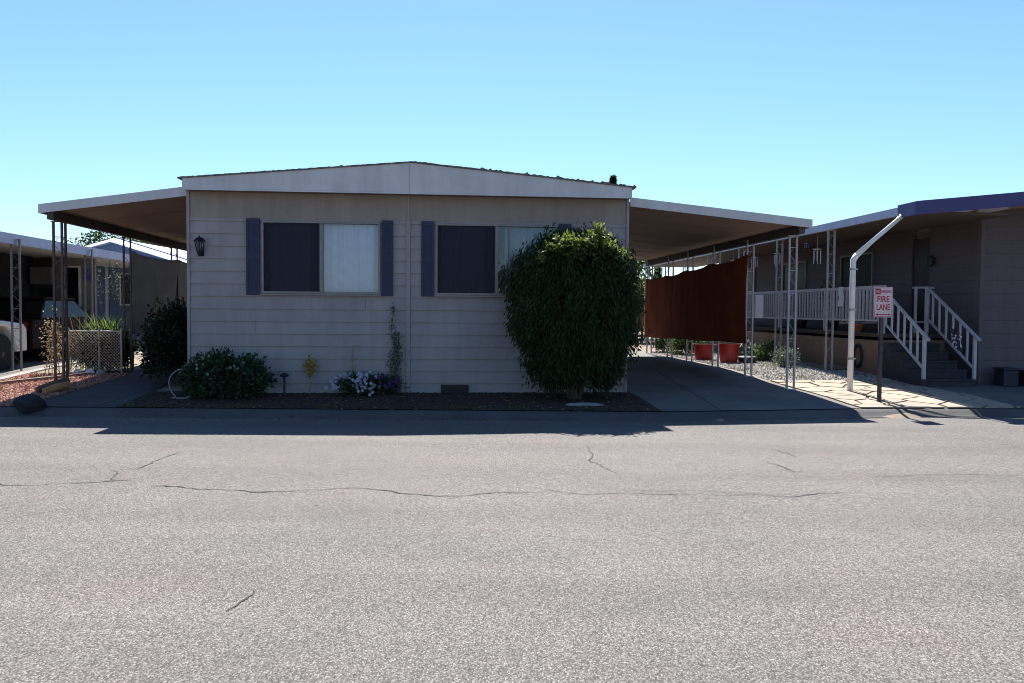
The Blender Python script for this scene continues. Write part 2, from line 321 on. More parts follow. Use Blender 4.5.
# ---------------------------------------------------------------- camera, light, sky
cam = bpy.data.cameras.new('camera'); cam.sensor_width = 36; cam.lens = 826/1024*36; cam.clip_end = 5000
co = bpy.data.objects.new('camera', cam); COL.objects.link(co)
co.matrix_world = Matrix.Translation((0,0,1.55)) @ Matrix.Rotation(math.radians(90-2.19), 4, 'X') @ Matrix.Rotation(math.radians(.45), 4, 'Z')
S.camera = co
S.cycles.filter_width = 1.0
d = Vector((0.035, -1.0, -1.24)).normalized()
sun = bpy.data.lights.new('sun', 'SUN'); sun.energy = 5.0; sun.angle = math.radians(.53); sun.color = (1, .955, .89)
so = bpy.data.objects.new('sun', sun); COL.objects.link(so); so.rotation_euler = d.to_track_quat('-Z', 'Y').to_euler(); so.location = (0, 30, 40)
W = bpy.data.worlds.new('World'); S.world = W; W.use_nodes = True; nt = W.node_tree; bg = nt.nodes['Background']
sky = nt.nodes.new('ShaderNodeTexSky'); sky.sky_type = 'NISHITA'; sky.sun_disc = False
sky.sun_elevation = math.asin(-d.z); sky.sun_rotation = math.atan2(-d.x, -d.y)
sky.air_density = 1.2; sky.dust_density = 0.15; sky.ozone_density = 10.0
nt.links.new(sky.outputs[0], bg.inputs[0]); bg.inputs[1].default_value = 0.069
S.view_settings.view_transform = 'Standard'; S.view_settings.look = 'None'; S.view_settings.gamma = 1; S.view_settings.exposure = 1.35

# ---------------------------------------------------------------- ground, street, kerb
xs = sorted(set([-1800,-600,-250,-120,-70,-45,-32] + [round(-24+.5*i, 2) for i in range(97)] + [32,45,70,120,250,600,1800]))
ys = sorted(set([-1800,-600,-200,-60,-20,-5,0,6,9] + [round(10.5+.5*i, 2) for i in range(60)] + [45,52,60,75,100,150,250,600,1800]))
V = [(x, y, (hz(x, y) if y-yk(x) > .3 else -.03)) for y in ys for x in xs]; nx = len(xs)
F = [(j*nx+i, j*nx+i+1, (j+1)*nx+i+1, (j+1)*nx+i) for j in range(len(ys)-1) for i in range(nx-1)]
me = bpy.data.meshes.new('ground'); me.from_pydata(V, [], F); structure('ground', me, [M['dirt']])

rx = [-90,-40,-20]+[-12+.5*i for i in range(49)]+[20,40,90]
V = [(x, -5.0, 0) for x in rx]+[(x, yk(x)+.015, 0) for x in rx]; n = len(rx)
F = [(i, i+1, n+i+1, n+i) for i in range(n-1)]; MI = [0]*len(F)
CR = [[(-4.7,7.13),(-4.45,7.14),(-4.17,7.11),(-3.9,7.24),(-3.57,7.3),(-3.29,7.27)],[(-3.13,7.07),(-2.81,7.08),(-2.52,6.97),(-2.21,6.94),(-1.79,6.96)],
 [(-1.8,7.0),(-1.39,7.09),(-1.07,6.94),(-0.67,6.77),(-0.34,6.89),(0.01,7.02),(0.29,7.03)],[(-3.76,7.8),(-3.58,7.8),(-3.56,8.33),(-3.57,8.86)],[(-3.79,7.75),(-3.51,7.34)],
 [(0.29,7.03),(0.62,6.92),(0.91,6.98),(1.6,6.92)],[(0.82,9.4),(0.91,8.76),(0.81,8.41),(0.97,7.79)],[(2.61,8.54),(2.66,8.27),(2.77,8.01),(2.84,8.01)],[(2.97,9.23),(3.05,8.98),(3.01,8.73)],
 [(1.6,6.92),(2.04,6.98),(2.45,6.95),(3.0,7.05)],[(-1.44,4.18),(-1.42,4.39),(-1.43,4.52)],[(3.41,7.79),(4.04,7.91),(4.53,7.84),(4.91,7.85)],[(0.93,7.02),(1.63,7.08),(2.15,7.06)],[(-3.75,6.01),(-3.57,6.08),(-3.42,6.21)],
 [(-14,7.5),(-9,7.2),(-4.7,7.13)],[(4.91,7.85),(9,7.9),(14,8.1)]]
CW = [.016,.024,.020,.016,.012,.014,.018,.017,.012,.012,.013,.011,.007,.010,.012,.010]
for L_, w in zip(CR, CW):
    P = []
    for (x0,y0),(x1,y1) in zip(L_, L_[1:]):
        k = max(2, int(math.hypot(x1-x0, y1-y0)/.035))
        P += [(x0+(x1-x0)*i/k, y0+(y1-y0)*i/k) for i in range(k)]
    P.append(L_[-1]); Q = []; off = 0; w *= .9; f1, f2, f3 = (random.uniform(0,6) for _ in range(3))
    for i, (x, y) in enumerate(P):
        off = off*.86+random.uniform(-.017, .017); Q.append((x+off*.6+random.uniform(-.008,.008)+.03*math.sin(i*.17+f3), y+off+.035*math.sin(i*.11+f1)+.018*math.sin(i*.37+f2)))
    o = len(V)
    for i, (x, y) in enumerate(Q):
        a, b = Q[max(0,i-1)], Q[min(len(Q)-1,i+1)]; dx, dy = b[0]-a[0], b[1]-a[1]; l = math.hypot(dx,dy) or 1
        e = min(1, i/6, (len(Q)-1-i)/6); ww = w*(.2+.8*e)*random.uniform(.3, 1.4)*(.7+.3*math.sin(i*.21+f2))/2+.0018
        V += [(x-dy/l*ww, y+dx/l*ww, .004), (x+dy/l*ww, y-dx/l*ww, .004)]
    for i in range(len(Q)-1): F.append((o+2*i, o+2*i+1, o+2*i+3, o+2*i+2)); MI.append(1)
me = bpy.data.meshes.new('road'); me.from_pydata(V, [], F); structure('road', me, [M['asphalt'], M['crack']]); me.polygons.foreach_set('material_index', MI)
bm = bmesh.new(); bm.from_mesh(me)
for f in bm.faces:
    if f.normal.z < 0: f.normal_flip()
bm.to_mesh(me); bm.free()

prof = [(0,-.02),(0,.004),(.05,.012),(.11,.035),(.17,.068),(.22,.088),(.29,.098),(.36,.100),(.37,.05)]
kx = [-90,-40,-20]+[-12+.25*i for i in range(97)]+[20,40,90]; V = []; F = []; q = len(prof)
for x in kx: V += [(x, yk(x)+s, z) for s, z in prof]
for i in range(len(kx)-1): F += [(i*q+k, (i+1)*q+k, (i+1)*q+k+1, i*q+k+1) for k in range(q-1)]
me = bpy.data.meshes.new('kerb'); me.from_pydata(V, [], F); me.polygons.foreach_set('use_smooth', [True]*len(F)); structure('kerb', me, [M['kerb']])

front_patch('planting_bed', -0.62, 7.22, 0.25, 0.25, M['mulch'], .012)
front_patch('driveway', 7.22, 10.32, 16, 15.5, M['drive'], .012)
k1, k2 = H(-1.9, up_to_kerb(-1.9)).x, H(-.62, up_to_kerb(-.62)).x
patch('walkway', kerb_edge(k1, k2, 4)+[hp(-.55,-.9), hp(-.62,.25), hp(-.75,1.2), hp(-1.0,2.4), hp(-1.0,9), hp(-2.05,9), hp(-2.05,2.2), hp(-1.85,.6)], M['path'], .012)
front_patch('lava_bed', -3.88, -1.92, 3.0, 3.0, M['dirt'], .010)
front_patch('neighbour_driveway', -16, -4.03, 12, 12, M['drive'], .012)
front_patch('apron', 12.95, 26, 2.2, 2.2, M['apron'], .012)
front_patch('flagstone_bed', 10.33, 12.94, 1.7, 1.7, M['mortar'], .008)
patch('gravel_bed', [hp(10.33,1.72), hp(12.98,1.72), hp(12.98,15), hp(10.33,15)], M['dirt'], .010)

# flagstones: irregular slabs with real joints
def stones_poly(x0, x1, y0, y1, n, seed):
    r = random.Random(seed); P = []
    while len(P) < n:
        p = (r.uniform(x0,x1), r.uniform(y0,y1))
        if all(math.hypot(p[0]-q[0], (p[1]-q[1])) > .34 for q in P): P.append(p)
        elif r.random() < .002: break
    return P
fl = MB(); pts = stones_poly(10.2, 13.1, -2.4, 1.9, 46, 5)
for i, p in enumerate(pts):
    poly = [(10.36,up_to_kerb(10.36)+.02),(12.92,up_to_kerb(12.92)+.02),(12.92,1.68),(10.36,1.68)]
    for j, q_ in enumerate(pts):
        if i == j: continue
        mx_, my_ = (p[0]+q_[0])/2, (p[1]+q_[1])/2; nx_, ny_ = q_[0]-p[0], q_[1]-p[1]; l = math.hypot(nx_, ny_); nx_, ny_ = nx_/l, ny_/l
        mx_ -= nx_*.026; my_ -= ny_*.026; out = []
        for a, b in zip(poly, poly[1:]+poly[:1]):
            da = (a[0]-mx_)*nx_+(a[1]-my_)*ny_; db = (b[0]-mx_)*nx_+(b[1]-my_)*ny_
            if da <= 0: out.append(a)
            if da*db < 0: t = da/(da-db); out.append((a[0]+(b[0]-a[0])*t, a[1]+(b[1]-a[1])*t))
        poly = out
        if len(poly) < 3: break
    if len(poly) >= 3: fl.prism([(a[0], a[1], gz(*a)+.006) for a in poly], (0,0,.022+random.uniform(-.006,.006)))
o = single('flagstone_paving', fl, M['paver'], None, None, kind='structure')

def stones(n, samp, r0, r1, rng):
    oct_ = np.array([(1,0,0),(0,1,0),(-1,0,0),(0,-1,0),(0,0,.7),(0,0,-.7)], float); f = np.array([(0,1,4),(1,2,4),(2,3,4),(3,0,4),(1,0,5),(2,1,5),(3,2,5),(0,3,5)])
    c = samp(n); n = len(c); s = rng.uniform(r0, r1, (n,1,1))*rng.uniform(.7,1.3,(n,1,3)); a = rng.uniform(0, 6.28, n)
    v = oct_[None]*(1+rng.uniform(-.25,.25,(n,6,3)))*s; ca, sa = np.cos(a)[:,None], np.sin(a)[:,None]
    v = np.stack([v[...,0]*ca-v[...,1]*sa, v[...,0]*sa+v[...,1]*ca, v[...,2]], -1)+c[:,None,:]
    return v.reshape(-1,3), (f[None]+np.arange(n)[:,None,None]*6).reshape(-1,3)
def samp_rect(u0, u1, v0, v1, rng, lift=.012):
    def s(n):
        u = rng.uniform(u0,u1,n); v = rng.uniform(v0,v1,n); k = [i for i in range(n) if v[i] > up_to_kerb(u[i])+.03] if v0 < 0 else range(n)
        return np.array([(u[i], v[i], gz(u[i], v[i])+lift) for i in k])
    return s
def stuff(name, V, F, m, label=None, cat=None):
    b = MB(); b.arr(V, F); return single(name, b, m, label, cat, kind='stuff')
stuff('gravel', *stones(11000, samp_rect(10.36,12.96,1.72,11,RNG,.018), .016, .036, RNG), M['gravel'], 'pale grey gravel covering the strip between driveway and porch', 'gravel')
stuff('lava_rock', *stones(7000, samp_rect(-3.86,-1.95,-2.2,2.95,RNG,.018), .014, .036, RNG), M['lava'], 'reddish lava rock spread beside the neighbouring driveway edge', 'gravel')
stuff('mulch_chips', *stones(2600, samp_rect(-.55,7.15,-2.2,-.02,RNG,.014), .008, .026, RNG), leafmat('bark chips', [(0.018,0.010,0.007),(0.04,0.022,0.015),(0.075,0.045,0.03)], 0, .95), 'dark bark mulch in the bed before the siding', 'mulch')

# ---------------------------------------------------------------- foliage helpers
def leaves(P, D, L, Wd, rng, fold=.25):
    n = len(P); D = D/np.linalg.norm(D, axis=1, keepdims=True); R = rng.normal(size=(n,3)); X = np.cross(D, R); X /= np.linalg.norm(X, axis=1, keepdims=True); Nn = np.cross(X, D)
    L = (L*rng.uniform(.65,1.3,n))[:,None]; w = (Wd*rng.uniform(.7,1.3,n))[:,None]
    v = np.stack([P, P+D*L*.45+X*w/2+Nn*w*fold, P+D*L, P+D*L*.45-X*w/2+Nn*w*fold], 1).reshape(-1,3)
    f = np.array([(0,1,2),(0,2,3)]); return v, (f[None]+np.arange(n)[:,None,None]*4).reshape(-1,3)
def blob(c, r, n, rng, clumps=120, csize=.13, lo=-1.0, shell=(.72,1.03), squash=2.0):
    """leaf positions: clumps set over a superellipsoid shell, leaves gathered round each clump"""
    d_ = rng.normal(size=(clumps*3,3)); d_ /= np.linalg.norm(d_, axis=1, keepdims=True); d_ = d_[d_[:,2] > lo][:clumps]
    k = (np.abs(d_)**squash).sum(1)**(-1/squash); cc = d_*k[:,None]*rng.uniform(*shell, (len(d_),1))*np.array(r)
    i = rng.integers(0, len(cc), n); p = cc[i]+rng.normal(size=(n,3))*csize*np.array([1,1,1])
    return p+np.array(c), d_[i]
def tree(name, label, u, v, h, cr, n, lm, leaf=(.16,.09), group=None, crown_z=.62, clumps=140, csize=None, trunk_r=.16, cat='tree', squash=2.0):
    z = gz(u, v); t = thing(name, label, cat, u, v, z, group); tb = MB(); rr = random.Random(int(u*100)+int(v))
    zc = z+h*crown_z; tb.tube([(u,v,z-.05),(u+.05,v,z+h*.25),(u-.04,v+.03,z+h*.5),(u,v,z+h*.85)], [trunk_r,trunk_r*.8,trunk_r*.6,trunk_r*.2], 8)
    for k in range(8):
        a = k*2.4; b0 = z+h*(.28+.05*k); tb.tube([(u,v,b0),(u+math.cos(a)*cr[0]*.4,v+math.sin(a)*cr[1]*.4,b0+h*.12),(u+math.cos(a)*cr[0]*.75,v+math.sin(a)*cr[1]*.75,b0+h*.2)], [trunk_r*.4,trunk_r*.25,.02], 6)
    put('trunk', tb, M['bark'], t, smooth=True)
    rng = np.random.default_rng(abs(int(u*77+v*13))); P, N_ = blob((u,v,zc), cr, n, rng, clumps, csize or cr[0]*.10, shell=(.25,1.05), squash=squash)
    V, F = leaves(P, N_*.6+rng.normal(size=P.shape)*.6+np.array([0,0,-.15]), leaf[0], leaf[1], rng); b = MB(); b.arr(V, F); put('crown', b, lm, t)
    return t

# ---------------------------------------------------------------- the mobile home
home = thing('mobile_home', 'cream mobile home with lap siding, navy shutters and low gabled white fascia', 'mobile home', 3.58, 0, 0.1)
WIN = [(1.163, 3.052), (3.948, 5.958)]; WZ0, WZ1 = 1.786, 2.956
wl = MB(); z = 0.13; LAP = .2005; TOP = 2.985
cuts = sorted([WZ0, WZ1])
row = 0
while z < TOP-.01:
    z1 = min(z+LAP, TOP); zz = [z]+[c for c in cuts if z+1e-3 < c < z1-1e-3]+[z1]
    jit = random.uniform(-.0015, .0015)
    for a, b in zip(zz, zz[1:]):
        ya = -(.004+.020*(1-(a-z)/LAP))+jit; yb = -(.004+.020*(1-(b-z)/LAP))+jit
        seg = [(.045, 3.47), (3.545, 7.115)]
        if a >= WZ0-1e-3 and b <= WZ1+1e-3: seg = [(.045,WIN[0][0]),(WIN[0][1],3.47),(3.545,WIN[1][0]),(WIN[1][1],7.115)]
        if a == z:
            cut = random.uniform(.5, 3.0) if row % 2 else random.uniform(4.2, 6.8); row += 1
        seg2 = []
        for s0, s1 in seg:
            if s0+.1 < cut < s1-.1: seg2 += [(s0, cut-.002), (cut+.002, s1)]
            else: seg2.append((s0, s1))
        seg = seg2
        if a == z:
            for s0, s1 in seg:
                k_ = .2+random.uniform(0,.2)
                while s0+k_ < s1-.05: wl.lathe((s0+k_, ya+.0006, a+.028), [(.0045,-.0022),(.0025,-.0032)], 6, 'y'); k_ += .406
        for s0, s1 in seg: wl.hexa([(s0,ya,a),(s1,ya,a),(s1,.09,a),(s0,.09,a),(s0,yb,b),(s1,yb,b),(s1,.09,b),(s0,.09,b)])
    for (uo, sg) in ((0,-1),(7.16,1)):         # side walls
        e0, e1 = uo+sg*.022, uo+sg*.004
        wl.hexa([(e0,.05,z),(uo-sg*.08,.05,z),(uo-sg*.08,16,z),(e0,16,z),(e1,.05,z1),(uo-sg*.08,.05,z1),(uo-sg*.08,16,z1),(e1,16,z1)])
    z = z1
put('wall', wl, M['siding'], home)
b = MB(); b.box(.0,7.16,15.9,16,.1,3.4); b.box(-.0,.08,.05,15.9,TOP+.001,3.38); b.box(7.08,7.16,.05,15.9,TOP+.001,3.38); put('rear_wall', b, M['siding'], home)
b = MB(); b.box(.03,3.488,-.010,.09,TOP+.002,3.40); b.box(3.528,7.13,-.010,.09,TOP+.002,3.40); put('frieze', b, M['frieze'], home)
b = MB(); b.box(3.472,3.543,-.032,.09,.13,TOP+.0005); b.box(3.489,3.527,-.024,.09,TOP+.002,3.40); put('seam_trim', b, M['trim'], home, bevel=.004)
for s0, s1 in ((-.004,.043),(7.117,7.164)):
    b = MB(); b.box(s0,s1,-.034,.05,.13,3.40); put('corner_trim', b, M['trim'], home, bevel=.004)
b = MB(); b.box(.1,7.06,.085,.11,.08,.14); b.box(.09,7.07,.095,15.8,.02,.09); put('floor_frame', b, M['black'], home)
# windows
for wi, (a, c) in enumerate(WIN):
    fr = MB(); t = .035; mid = (a+c)/2; y0, y1 = -.045, .075
    fr.box(a,c,y0,y1,WZ0,WZ0+t); fr.box(a,c,y0,y1,WZ1-t,WZ1); fr.box(a,a+t,y0,y1,WZ0+t,WZ1-t); fr.box(c-t,c,y0,y1,WZ0+t,WZ1-t); fr.box(mid-.026,mid+.026,y0+.004,y1,WZ0+t,WZ1-t)
    fr.box(a-.02,c+.02,y0-.025,-.02,WZ0-.03,WZ0-.002)
    if wi == 1: fr.box(mid+.20,mid+.222,y0+.012,y1,WZ0+t,WZ1-t)
    w = put('window', fr, M['alu'], home, bevel=.003)
    for k, (p0, p1) in enumerate(((a+t,mid-.026),(mid+.026,c-t))):
        g = MB(); g.box(p0+.001,p1-.001,.016,.022,WZ0+t,WZ1-t); put('pane', g, M['glass'], w)
    sc = MB(); sc.box(a+t+.002,mid-.028,-.012,-.010,WZ0+t+.002,WZ1-t-.002); put('insect_screen', sc, M['screen'], w)
    def pleats(x0, x1, m, amp=.018, yy=.14, wl_=.11):
        cb = MB(); n = int((x1-x0)/.008); vs = []; ph = random.uniform(0,6)
        for i in range(n+1):
            x = x0+(x1-x0)*i/n; y = yy+amp*math.sin(x/wl_*6.28+ph)+amp*.5*math.sin(x/wl_*2.9+ph)
            vs += [(x,y,WZ0-.05),(x,y+.004*math.sin(i),WZ1+.06)]
        cb.add(vs, [(2*i,2*i+2,2*i+3,2*i+1) for i in range(n)]); put('curtain', cb, m, w, smooth=True)
    if wi == 0: pleats(a+.10, mid-.20, M['curtain_d']); pleats(mid+.02, c-.03, M['curtain_w'], .016, .12, .13)
    else: pleats(a+.1, mid-.2, M['curtain_d'], .012); pleats(mid+.15, c+.02, M['curtain_g'], .02, .16)
    bk = MB(); bk.box(a-.3,c+.3,1.2,1.22,1.2,3.2); put('room_back', bk, M['black'], w)
for s0, s1 in ((.927,1.140),(3.075,3.262),(3.718,3.925),(5.98,6.19)):
    b = MB(); b.box(s0,s1,-.050,-.022,1.76,2.985)
    st = put('shutter', b, M['shutter'], home, bevel=.005)
    b = MB(); b.box(s0+.001,s0+.035,-.058,-.049,1.762,2.983); b.box(s1-.035,s1-.001,-.058,-.049,1.762,2.983)
    for zc in (1.79,2.36,2.955): b.box(s0+.036,s1-.036,-.058,-.049,zc-.028,zc+.028)
    for zz_ in np.arange(1.84, 2.92, .045):
        if abs(zz_-2.36) > .05: b.hexa([(s0+.036,-.056,zz_),(s1-.036,-.056,zz_),(s1-.036,-.048,zz_),(s0+.036,-.048,zz_),(s0+.036,-.051,zz_+.03),(s1-.036,-.051,zz_+.03),(s1-.036,-.048,zz_+.03),(s0+.036,-.048,zz_+.03)])
    put('louvre', b, M['shutter'], st)
# fascia: tapered gable board, level bottom edge
def zr(u): return 3.545+(3.875-3.545)*(1-abs(u-3.58)/3.66)
for s0, s1 in ((.03,3.526),(3.532,7.13)):
    b = MB(); u_m = s0 if s0 < 3 else s1
    b.hexa([(s0,-.36,3.385),(s1,-.36,3.385),(s1,-.335,3.385),(s0,-.335,3.385),(s0,-.36,zr(s0)),(s1,-.36,zr(s1)),(s1,-.335,zr(s1)),(s0,-.335,zr(s0))])
    b.box(s0,s1,-.372,-.361,3.375,3.40); put('fascia', b, M['fascia'], home)
b = MB(); b.box(.03,.055,-.334,16.3,3.385,3.53); b.box(7.105,7.13,-.334,16.3,3.385,3.53); put('side_fascia', b, M['fascia'], home)
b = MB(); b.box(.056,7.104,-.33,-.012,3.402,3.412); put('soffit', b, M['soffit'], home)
rf = MB(); 
us = np.linspace(-.035, 7.195, 220); lowv = []; 
for i, u_ in enumerate(us): lowv.append((u_, zr(u_)+.002, zr(u_)+.016+abs(random.gauss(0,.009))*(1.5 if u_ > 4.4 else .6)))
for (a, b_) in zip(lowv, lowv[1:]):
    j1, j2 = random.uniform(-.012,.004), random.uniform(-.012,.004)
    rf.hexa([(a[0],-.378+j1,a[1]-.006),(b_[0],-.378+j2,b_[1]-.006),(b_[0],16.3,b_[1]),(a[0],16.3,a[1]),(a[0],-.378+j1,a[2]),(b_[0],-.378+j2,b_[2]),(b_[0],16.3,b_[2]),(a[0],16.3,a[2])])
put('roof', rf, M['roof'], home)
b = MB(); b.lathe((5.6,9,zr(5.6)),[(.05,0),(.05,.25),(.08,.26),(.08,.3)],10); put('roof_vent', b, M['galv'], home)
b = MB(); b.box(4.05,4.5,-.06,-.022,.17,.31); 
for k in range(5): b.box(4.07,4.48,-.068,-.061,.185+k*.024,.197+k*.024)
put('crawl_vent', b, M['iron'], home)
# wall lantern
lt = MB(); uc, zc = .22, 2.5
lt.box(uc-.045,uc+.045,-.032,-.022,zc-.13,zc+.10); lt.bar((uc+.02,-.03,zc-.02),(uc+.02,-.10,zc+.10),.014); lt.bar((uc,-.03,zc-.13),(uc,-.11,zc-.05),.014)
for k in range(4):
    a = math.pi/4+k*math.pi/2; lt.bar((uc+.040*math.cos(a),-.12+.040*math.sin(a),zc-.07),(uc+.082*math.cos(a),-.12+.082*math.sin(a),zc+.10),.012)
lt.lathe((uc,-.12,zc),[(.085,.10),(.092,.112),(.05,.15),(.012,.17),(.012,.19)],4); lt.lathe((uc,-.12,zc),[(.012,-.14),(.03,-.10),(.045,-.07),(.045,-.06)],8)
wlmp = put('wall_lamp', lt, M['iron'], home)
b = MB(); b.lathe((uc,-.12,zc),[(.034,-.058),(.066,.095)],4); put('lamp_glass', b, M['glass'], wlmp)

# ---------------------------------------------------------------- carports
def scroll_post(h, w=.13, r=.017):
    b = MB()
    for s in (-1,1): b.bar((s*w/2,0,-.06),(s*w/2,0,h),.032,.032)
    z = .12
    while z < h-.35:
        n = 22; P = []
        for i in range(n+1):
            t = i/n; x = (w/2-.022)*math.sin(t*2*math.pi)*(1-.2*math.cos(4*math.pi*t)); P.append((x,0,z+.36*t))
        b.tube(P, .0042, 5); b.bar((-w/2+.01,0,z+.38),(w/2-.01,0,z+.38),.012,.012); z += .40
    b.box(-w/2-.03,w/2+.03,-.04,.04,-.01,.012); b.box(-w/2-.03,w/2+.03,-.04,.04,h-.012,h)
    return b
def corner_post(h):
    b = scroll_post(h)
    b.bar((.065,.13,-.06),(.065,.13,h),.032,.032)
    z = .12
    while z < h-.35:
        P = [(.065,.065+.043*math.sin(i/20*2*math.pi),z+.36*i/20) for i in range(21)]; b.tube(P,.0065,5); b.bar((.065,.01,z+.38),(.065,.12,z+.38),.012,.012); z += .40
    return b
def carport(root, u0, z0, u1, z1, vf, vb, outer):
    """roof from the home side (u0,z0 = underside) to the outer side (u1,z1)"""
    b = MB(); T = .05
    b.hexa([(u0,vf+.02,z0+.03),(u1,vf+.02,z1+.03),(u1,vb,z1+.03),(u0,vb,z0+.03),(u0,vf+.02,z0+.03+T),(u1,vf+.02,z1+.03+T),(u1,vb,z1+.03+T),(u0,vb,z0+.03+T)])
    v = vf+.5
    while v < vb-.1:
        b.hexa([(u0,v,z0+.024),(u1,v,z1+.024),(u1,v+.03,z1+.024),(u0,v+.03,z0+.024),(u0,v,z0+.03),(u1,v,z1+.03),(u1,v+.03,z1+.03),(u0,v+.03,z0+.03)]); v += 1.22
    put('roof', b, M['soffit'], root)
    b = MB(); fh = .15
    b.hexa([(u0,vf,z0),(u1,vf,z1),(u1,vf+.018,z1),(u0,vf+.018,z0),(u0,vf,z0+fh),(u1,vf,z1+fh-.008),(u1,vf+.018,z1+fh-.008),(u0,vf+.018,z0+fh)])
    sg = 1 if u1 > u0 else -1
    b.hexa([(u1,vf,z1),(u1+sg*.018,vf,z1),(u1+sg*.018,vb,z1),(u1,vb,z1),(u1,vf,z1+fh-.008),(u1+sg*.018,vf,z1+fh-.008),(u1+sg*.018,vb,z1+fh-.008),(u1,vb,z1+fh-.008)])
    put('fascia', b, M['fascia'], root)
    ub = u1-sg*.14; zb = z1+.02+ (z0-z1)*abs(ub-u1)/abs(u1-u0)
    b = MB(); b.box(ub-.05,ub+.05,vf+.05,vb-.05,zb-.13,zb); put('beam', b, M['beam'], root)
    return ub, zb-.13
rc = thing('carport', 'white edged carport roof over the shaded driveway on scrollwork posts, beside the big bush', 'carport', 8.8, 0, gz(8.8,0), 'carports')
ub, zb = carport(rc, 7.187, 3.295, 10.33, 2.99, 0.0, 10.7, 1)
first = None
for k, v in enumerate((.4,2.4,4.4,6.35,8.1,10.3)):
    h = zb-gz(ub,v)-.012
    if first is None: first = put('post', scroll_post(h), M['post_w'], rc, at=(ub,v,gz(ub,v)+.012))
    else: dup(first, rc, (ub,v,zb-h))
lc = thing('carport', 'narrow carport awning on brown posts over the walkway left of the cream home', 'carport', -1.2, 0, gz(-1.2,0), 'carports')
ul, zl = carport(lc, -.027, 3.335, -2.28, 3.02, .05, 10.0, -1)
hl = zl-gz(ul,.45)-.012
put('corner_post', corner_post(hl), M['post_br'], lc, at=(ul-.02,.40,gz(ul,.45)+.012))
pb = put('post', scroll_post(hl), M['post_br'], lc, at=(ul,3.33,zl-hl)); 
for v in (6.24, 9.2): dup(pb, lc, (ul,v,zl-hl))

# shade fabrics hung from the carport beams (hang from it: things of their own)
def shade(name, label, m, u, knots, zbot, v0, v1, amp, zslope=0):
    nv, nz = 90, 26; b = MB(); vs = []; rr = random.Random(3)
    kv = [k[0] for k in knots]; kz = [k[1] for k in knots]
    for i in range(nv+1):
        v = v0+(v1-v0)*i/nv; zt = float(np.interp(v, kv, kz)); sag = 0
        for a, c in zip(kv, kv[1:]):
            if a <= v <= c: t = (v-a)/(c-a); sag = .065*4*t*(1-t)*min(1,(c-a)/2)
        zt -= sag
        zb_ = zbot+zslope*(v-v0)+.010*math.sin(v*2.1)
        for j in range(nz+1):
            t = j/nz; z = zt+(zb_-zt)*t
            bil = amp*(math.sin(v*1.55+1)*math.sin(t*3.14)+.35*math.sin(v*4.3+t*3)+.5*math.sin(t*5+v)*(1-t))
            vs.append((u+bil*.8+.01*math.sin(v*13)*(1-t), v, z))
    w = nz+1
    b.add(vs, [(i*w+j, (i+1)*w+j, (i+1)*w+j+1, i*w+j+1) for i in range(nv) for j in range(nz)])
    o = single(name, b, m, label, 'shade cloth', smooth=True)
    s = o.modifiers.new('thickness', 'SOLIDIFY'); s.thickness = .004
    V_ = np.array(b.v); ORG[o.name] = ((V_[:,0].min()+V_[:,0].max())/2, (V_[:,1].min()+V_[:,1].max())/2, V_[:,2].min())
    sgn = 1 if u > 0 else -1
    for a, c in knots:
        if a >= v0+.01: tb_ = MB(); tb_.tube([(u,a,c-.05),(u+sgn*.03,a+.02,c+.08),(u+sgn*.12,a,c+.22)], .006, 5); put('tie_cord', tb_, M['whitep'], o)
    return o
shade('shade_cloth', 'rust brown shade cloth strung along the posts beside the driveway', M['rust'], ub-.15, [(2.15,2.68),(2.4,2.66),(4.4,2.62),(6.35,2.56),(8.1,2.50),(10.3,2.52)],   .93, 2.15, 10.3, .025, -.018)
shade('shade_cloth', 'grey shade cloth sagging between the brown posts behind the dark shrub', M['tarp'], ul+.08, [(3.35,2.66),(6.24,2.66),(9.2,2.72)], 1.0, 3.35, 9.2, .07)

# ---------------------------------------------------------------- plants before the home
rng = np.random.default_rng(5)
p = thing('bush', 'big round dark green bush with drooping leaves covering the end of the window', 'bush', 6.12, -.80, None)
b = MB(); zg = gz(6.12,-.80)
for k in range(9):
    a = k*2.4; r_ = .12+.03*(k % 3); b.tube([(6.14+.06*math.cos(a),-.80+.05*math.sin(a),zg-.05),(6.14+r_*math.cos(a),-.80+r_*math.sin(a)*.7,zg+.35),(6.12+.45*math.cos(a),-.80+.28*math.sin(a),zg+1.0),(6.12+.7*math.cos(a),-.80+.4*math.sin(a),zg+1.8)], [.045,.035,.025,.01], 7)
put('trunk', b, M['bark'], p, smooth=True)
def bush_pts(n, rng):
    nc = 520; t = rng.uniform(0,1,nc)**.85; zz_ = .30+2.22*t        # height above ground
    prof_h = np.interp(zz_, [.24,.50,.85,1.25,1.65,2.0,2.25,2.42,2.54], [.46,.72,.88,.94,.95,.92,.82,.66,.42])
    a = rng.uniform(0,2*math.pi,nc); k = rng.uniform(.66,1.02,nc); prof_h = prof_h*(.985+.05*np.sin(3*a+zz_*2.6)+.04*np.sin(5*a-zz_*4.1)+.03*np.sin(zz_*9+a))
    k = np.where(zz_ > 2.2, rng.uniform(.15,1.0,nc), k)
    c = np.stack([6.14+np.cos(a)*prof_h*k, -.82+np.sign(np.sin(a))*np.abs(np.sin(a))**.8*np.minimum(prof_h,.86)*k*.60, zg+zz_], 1)
    i = rng.integers(0,nc,n); q = c[i]+rng.normal(size=(n,3))*np.array([.075,.055,.10]); 
    out = np.stack([np.cos(a[i]),np.sin(a[i]),np.zeros(n)],1)
    q[:,1] = np.minimum(q[:,1], -.07); return q, out
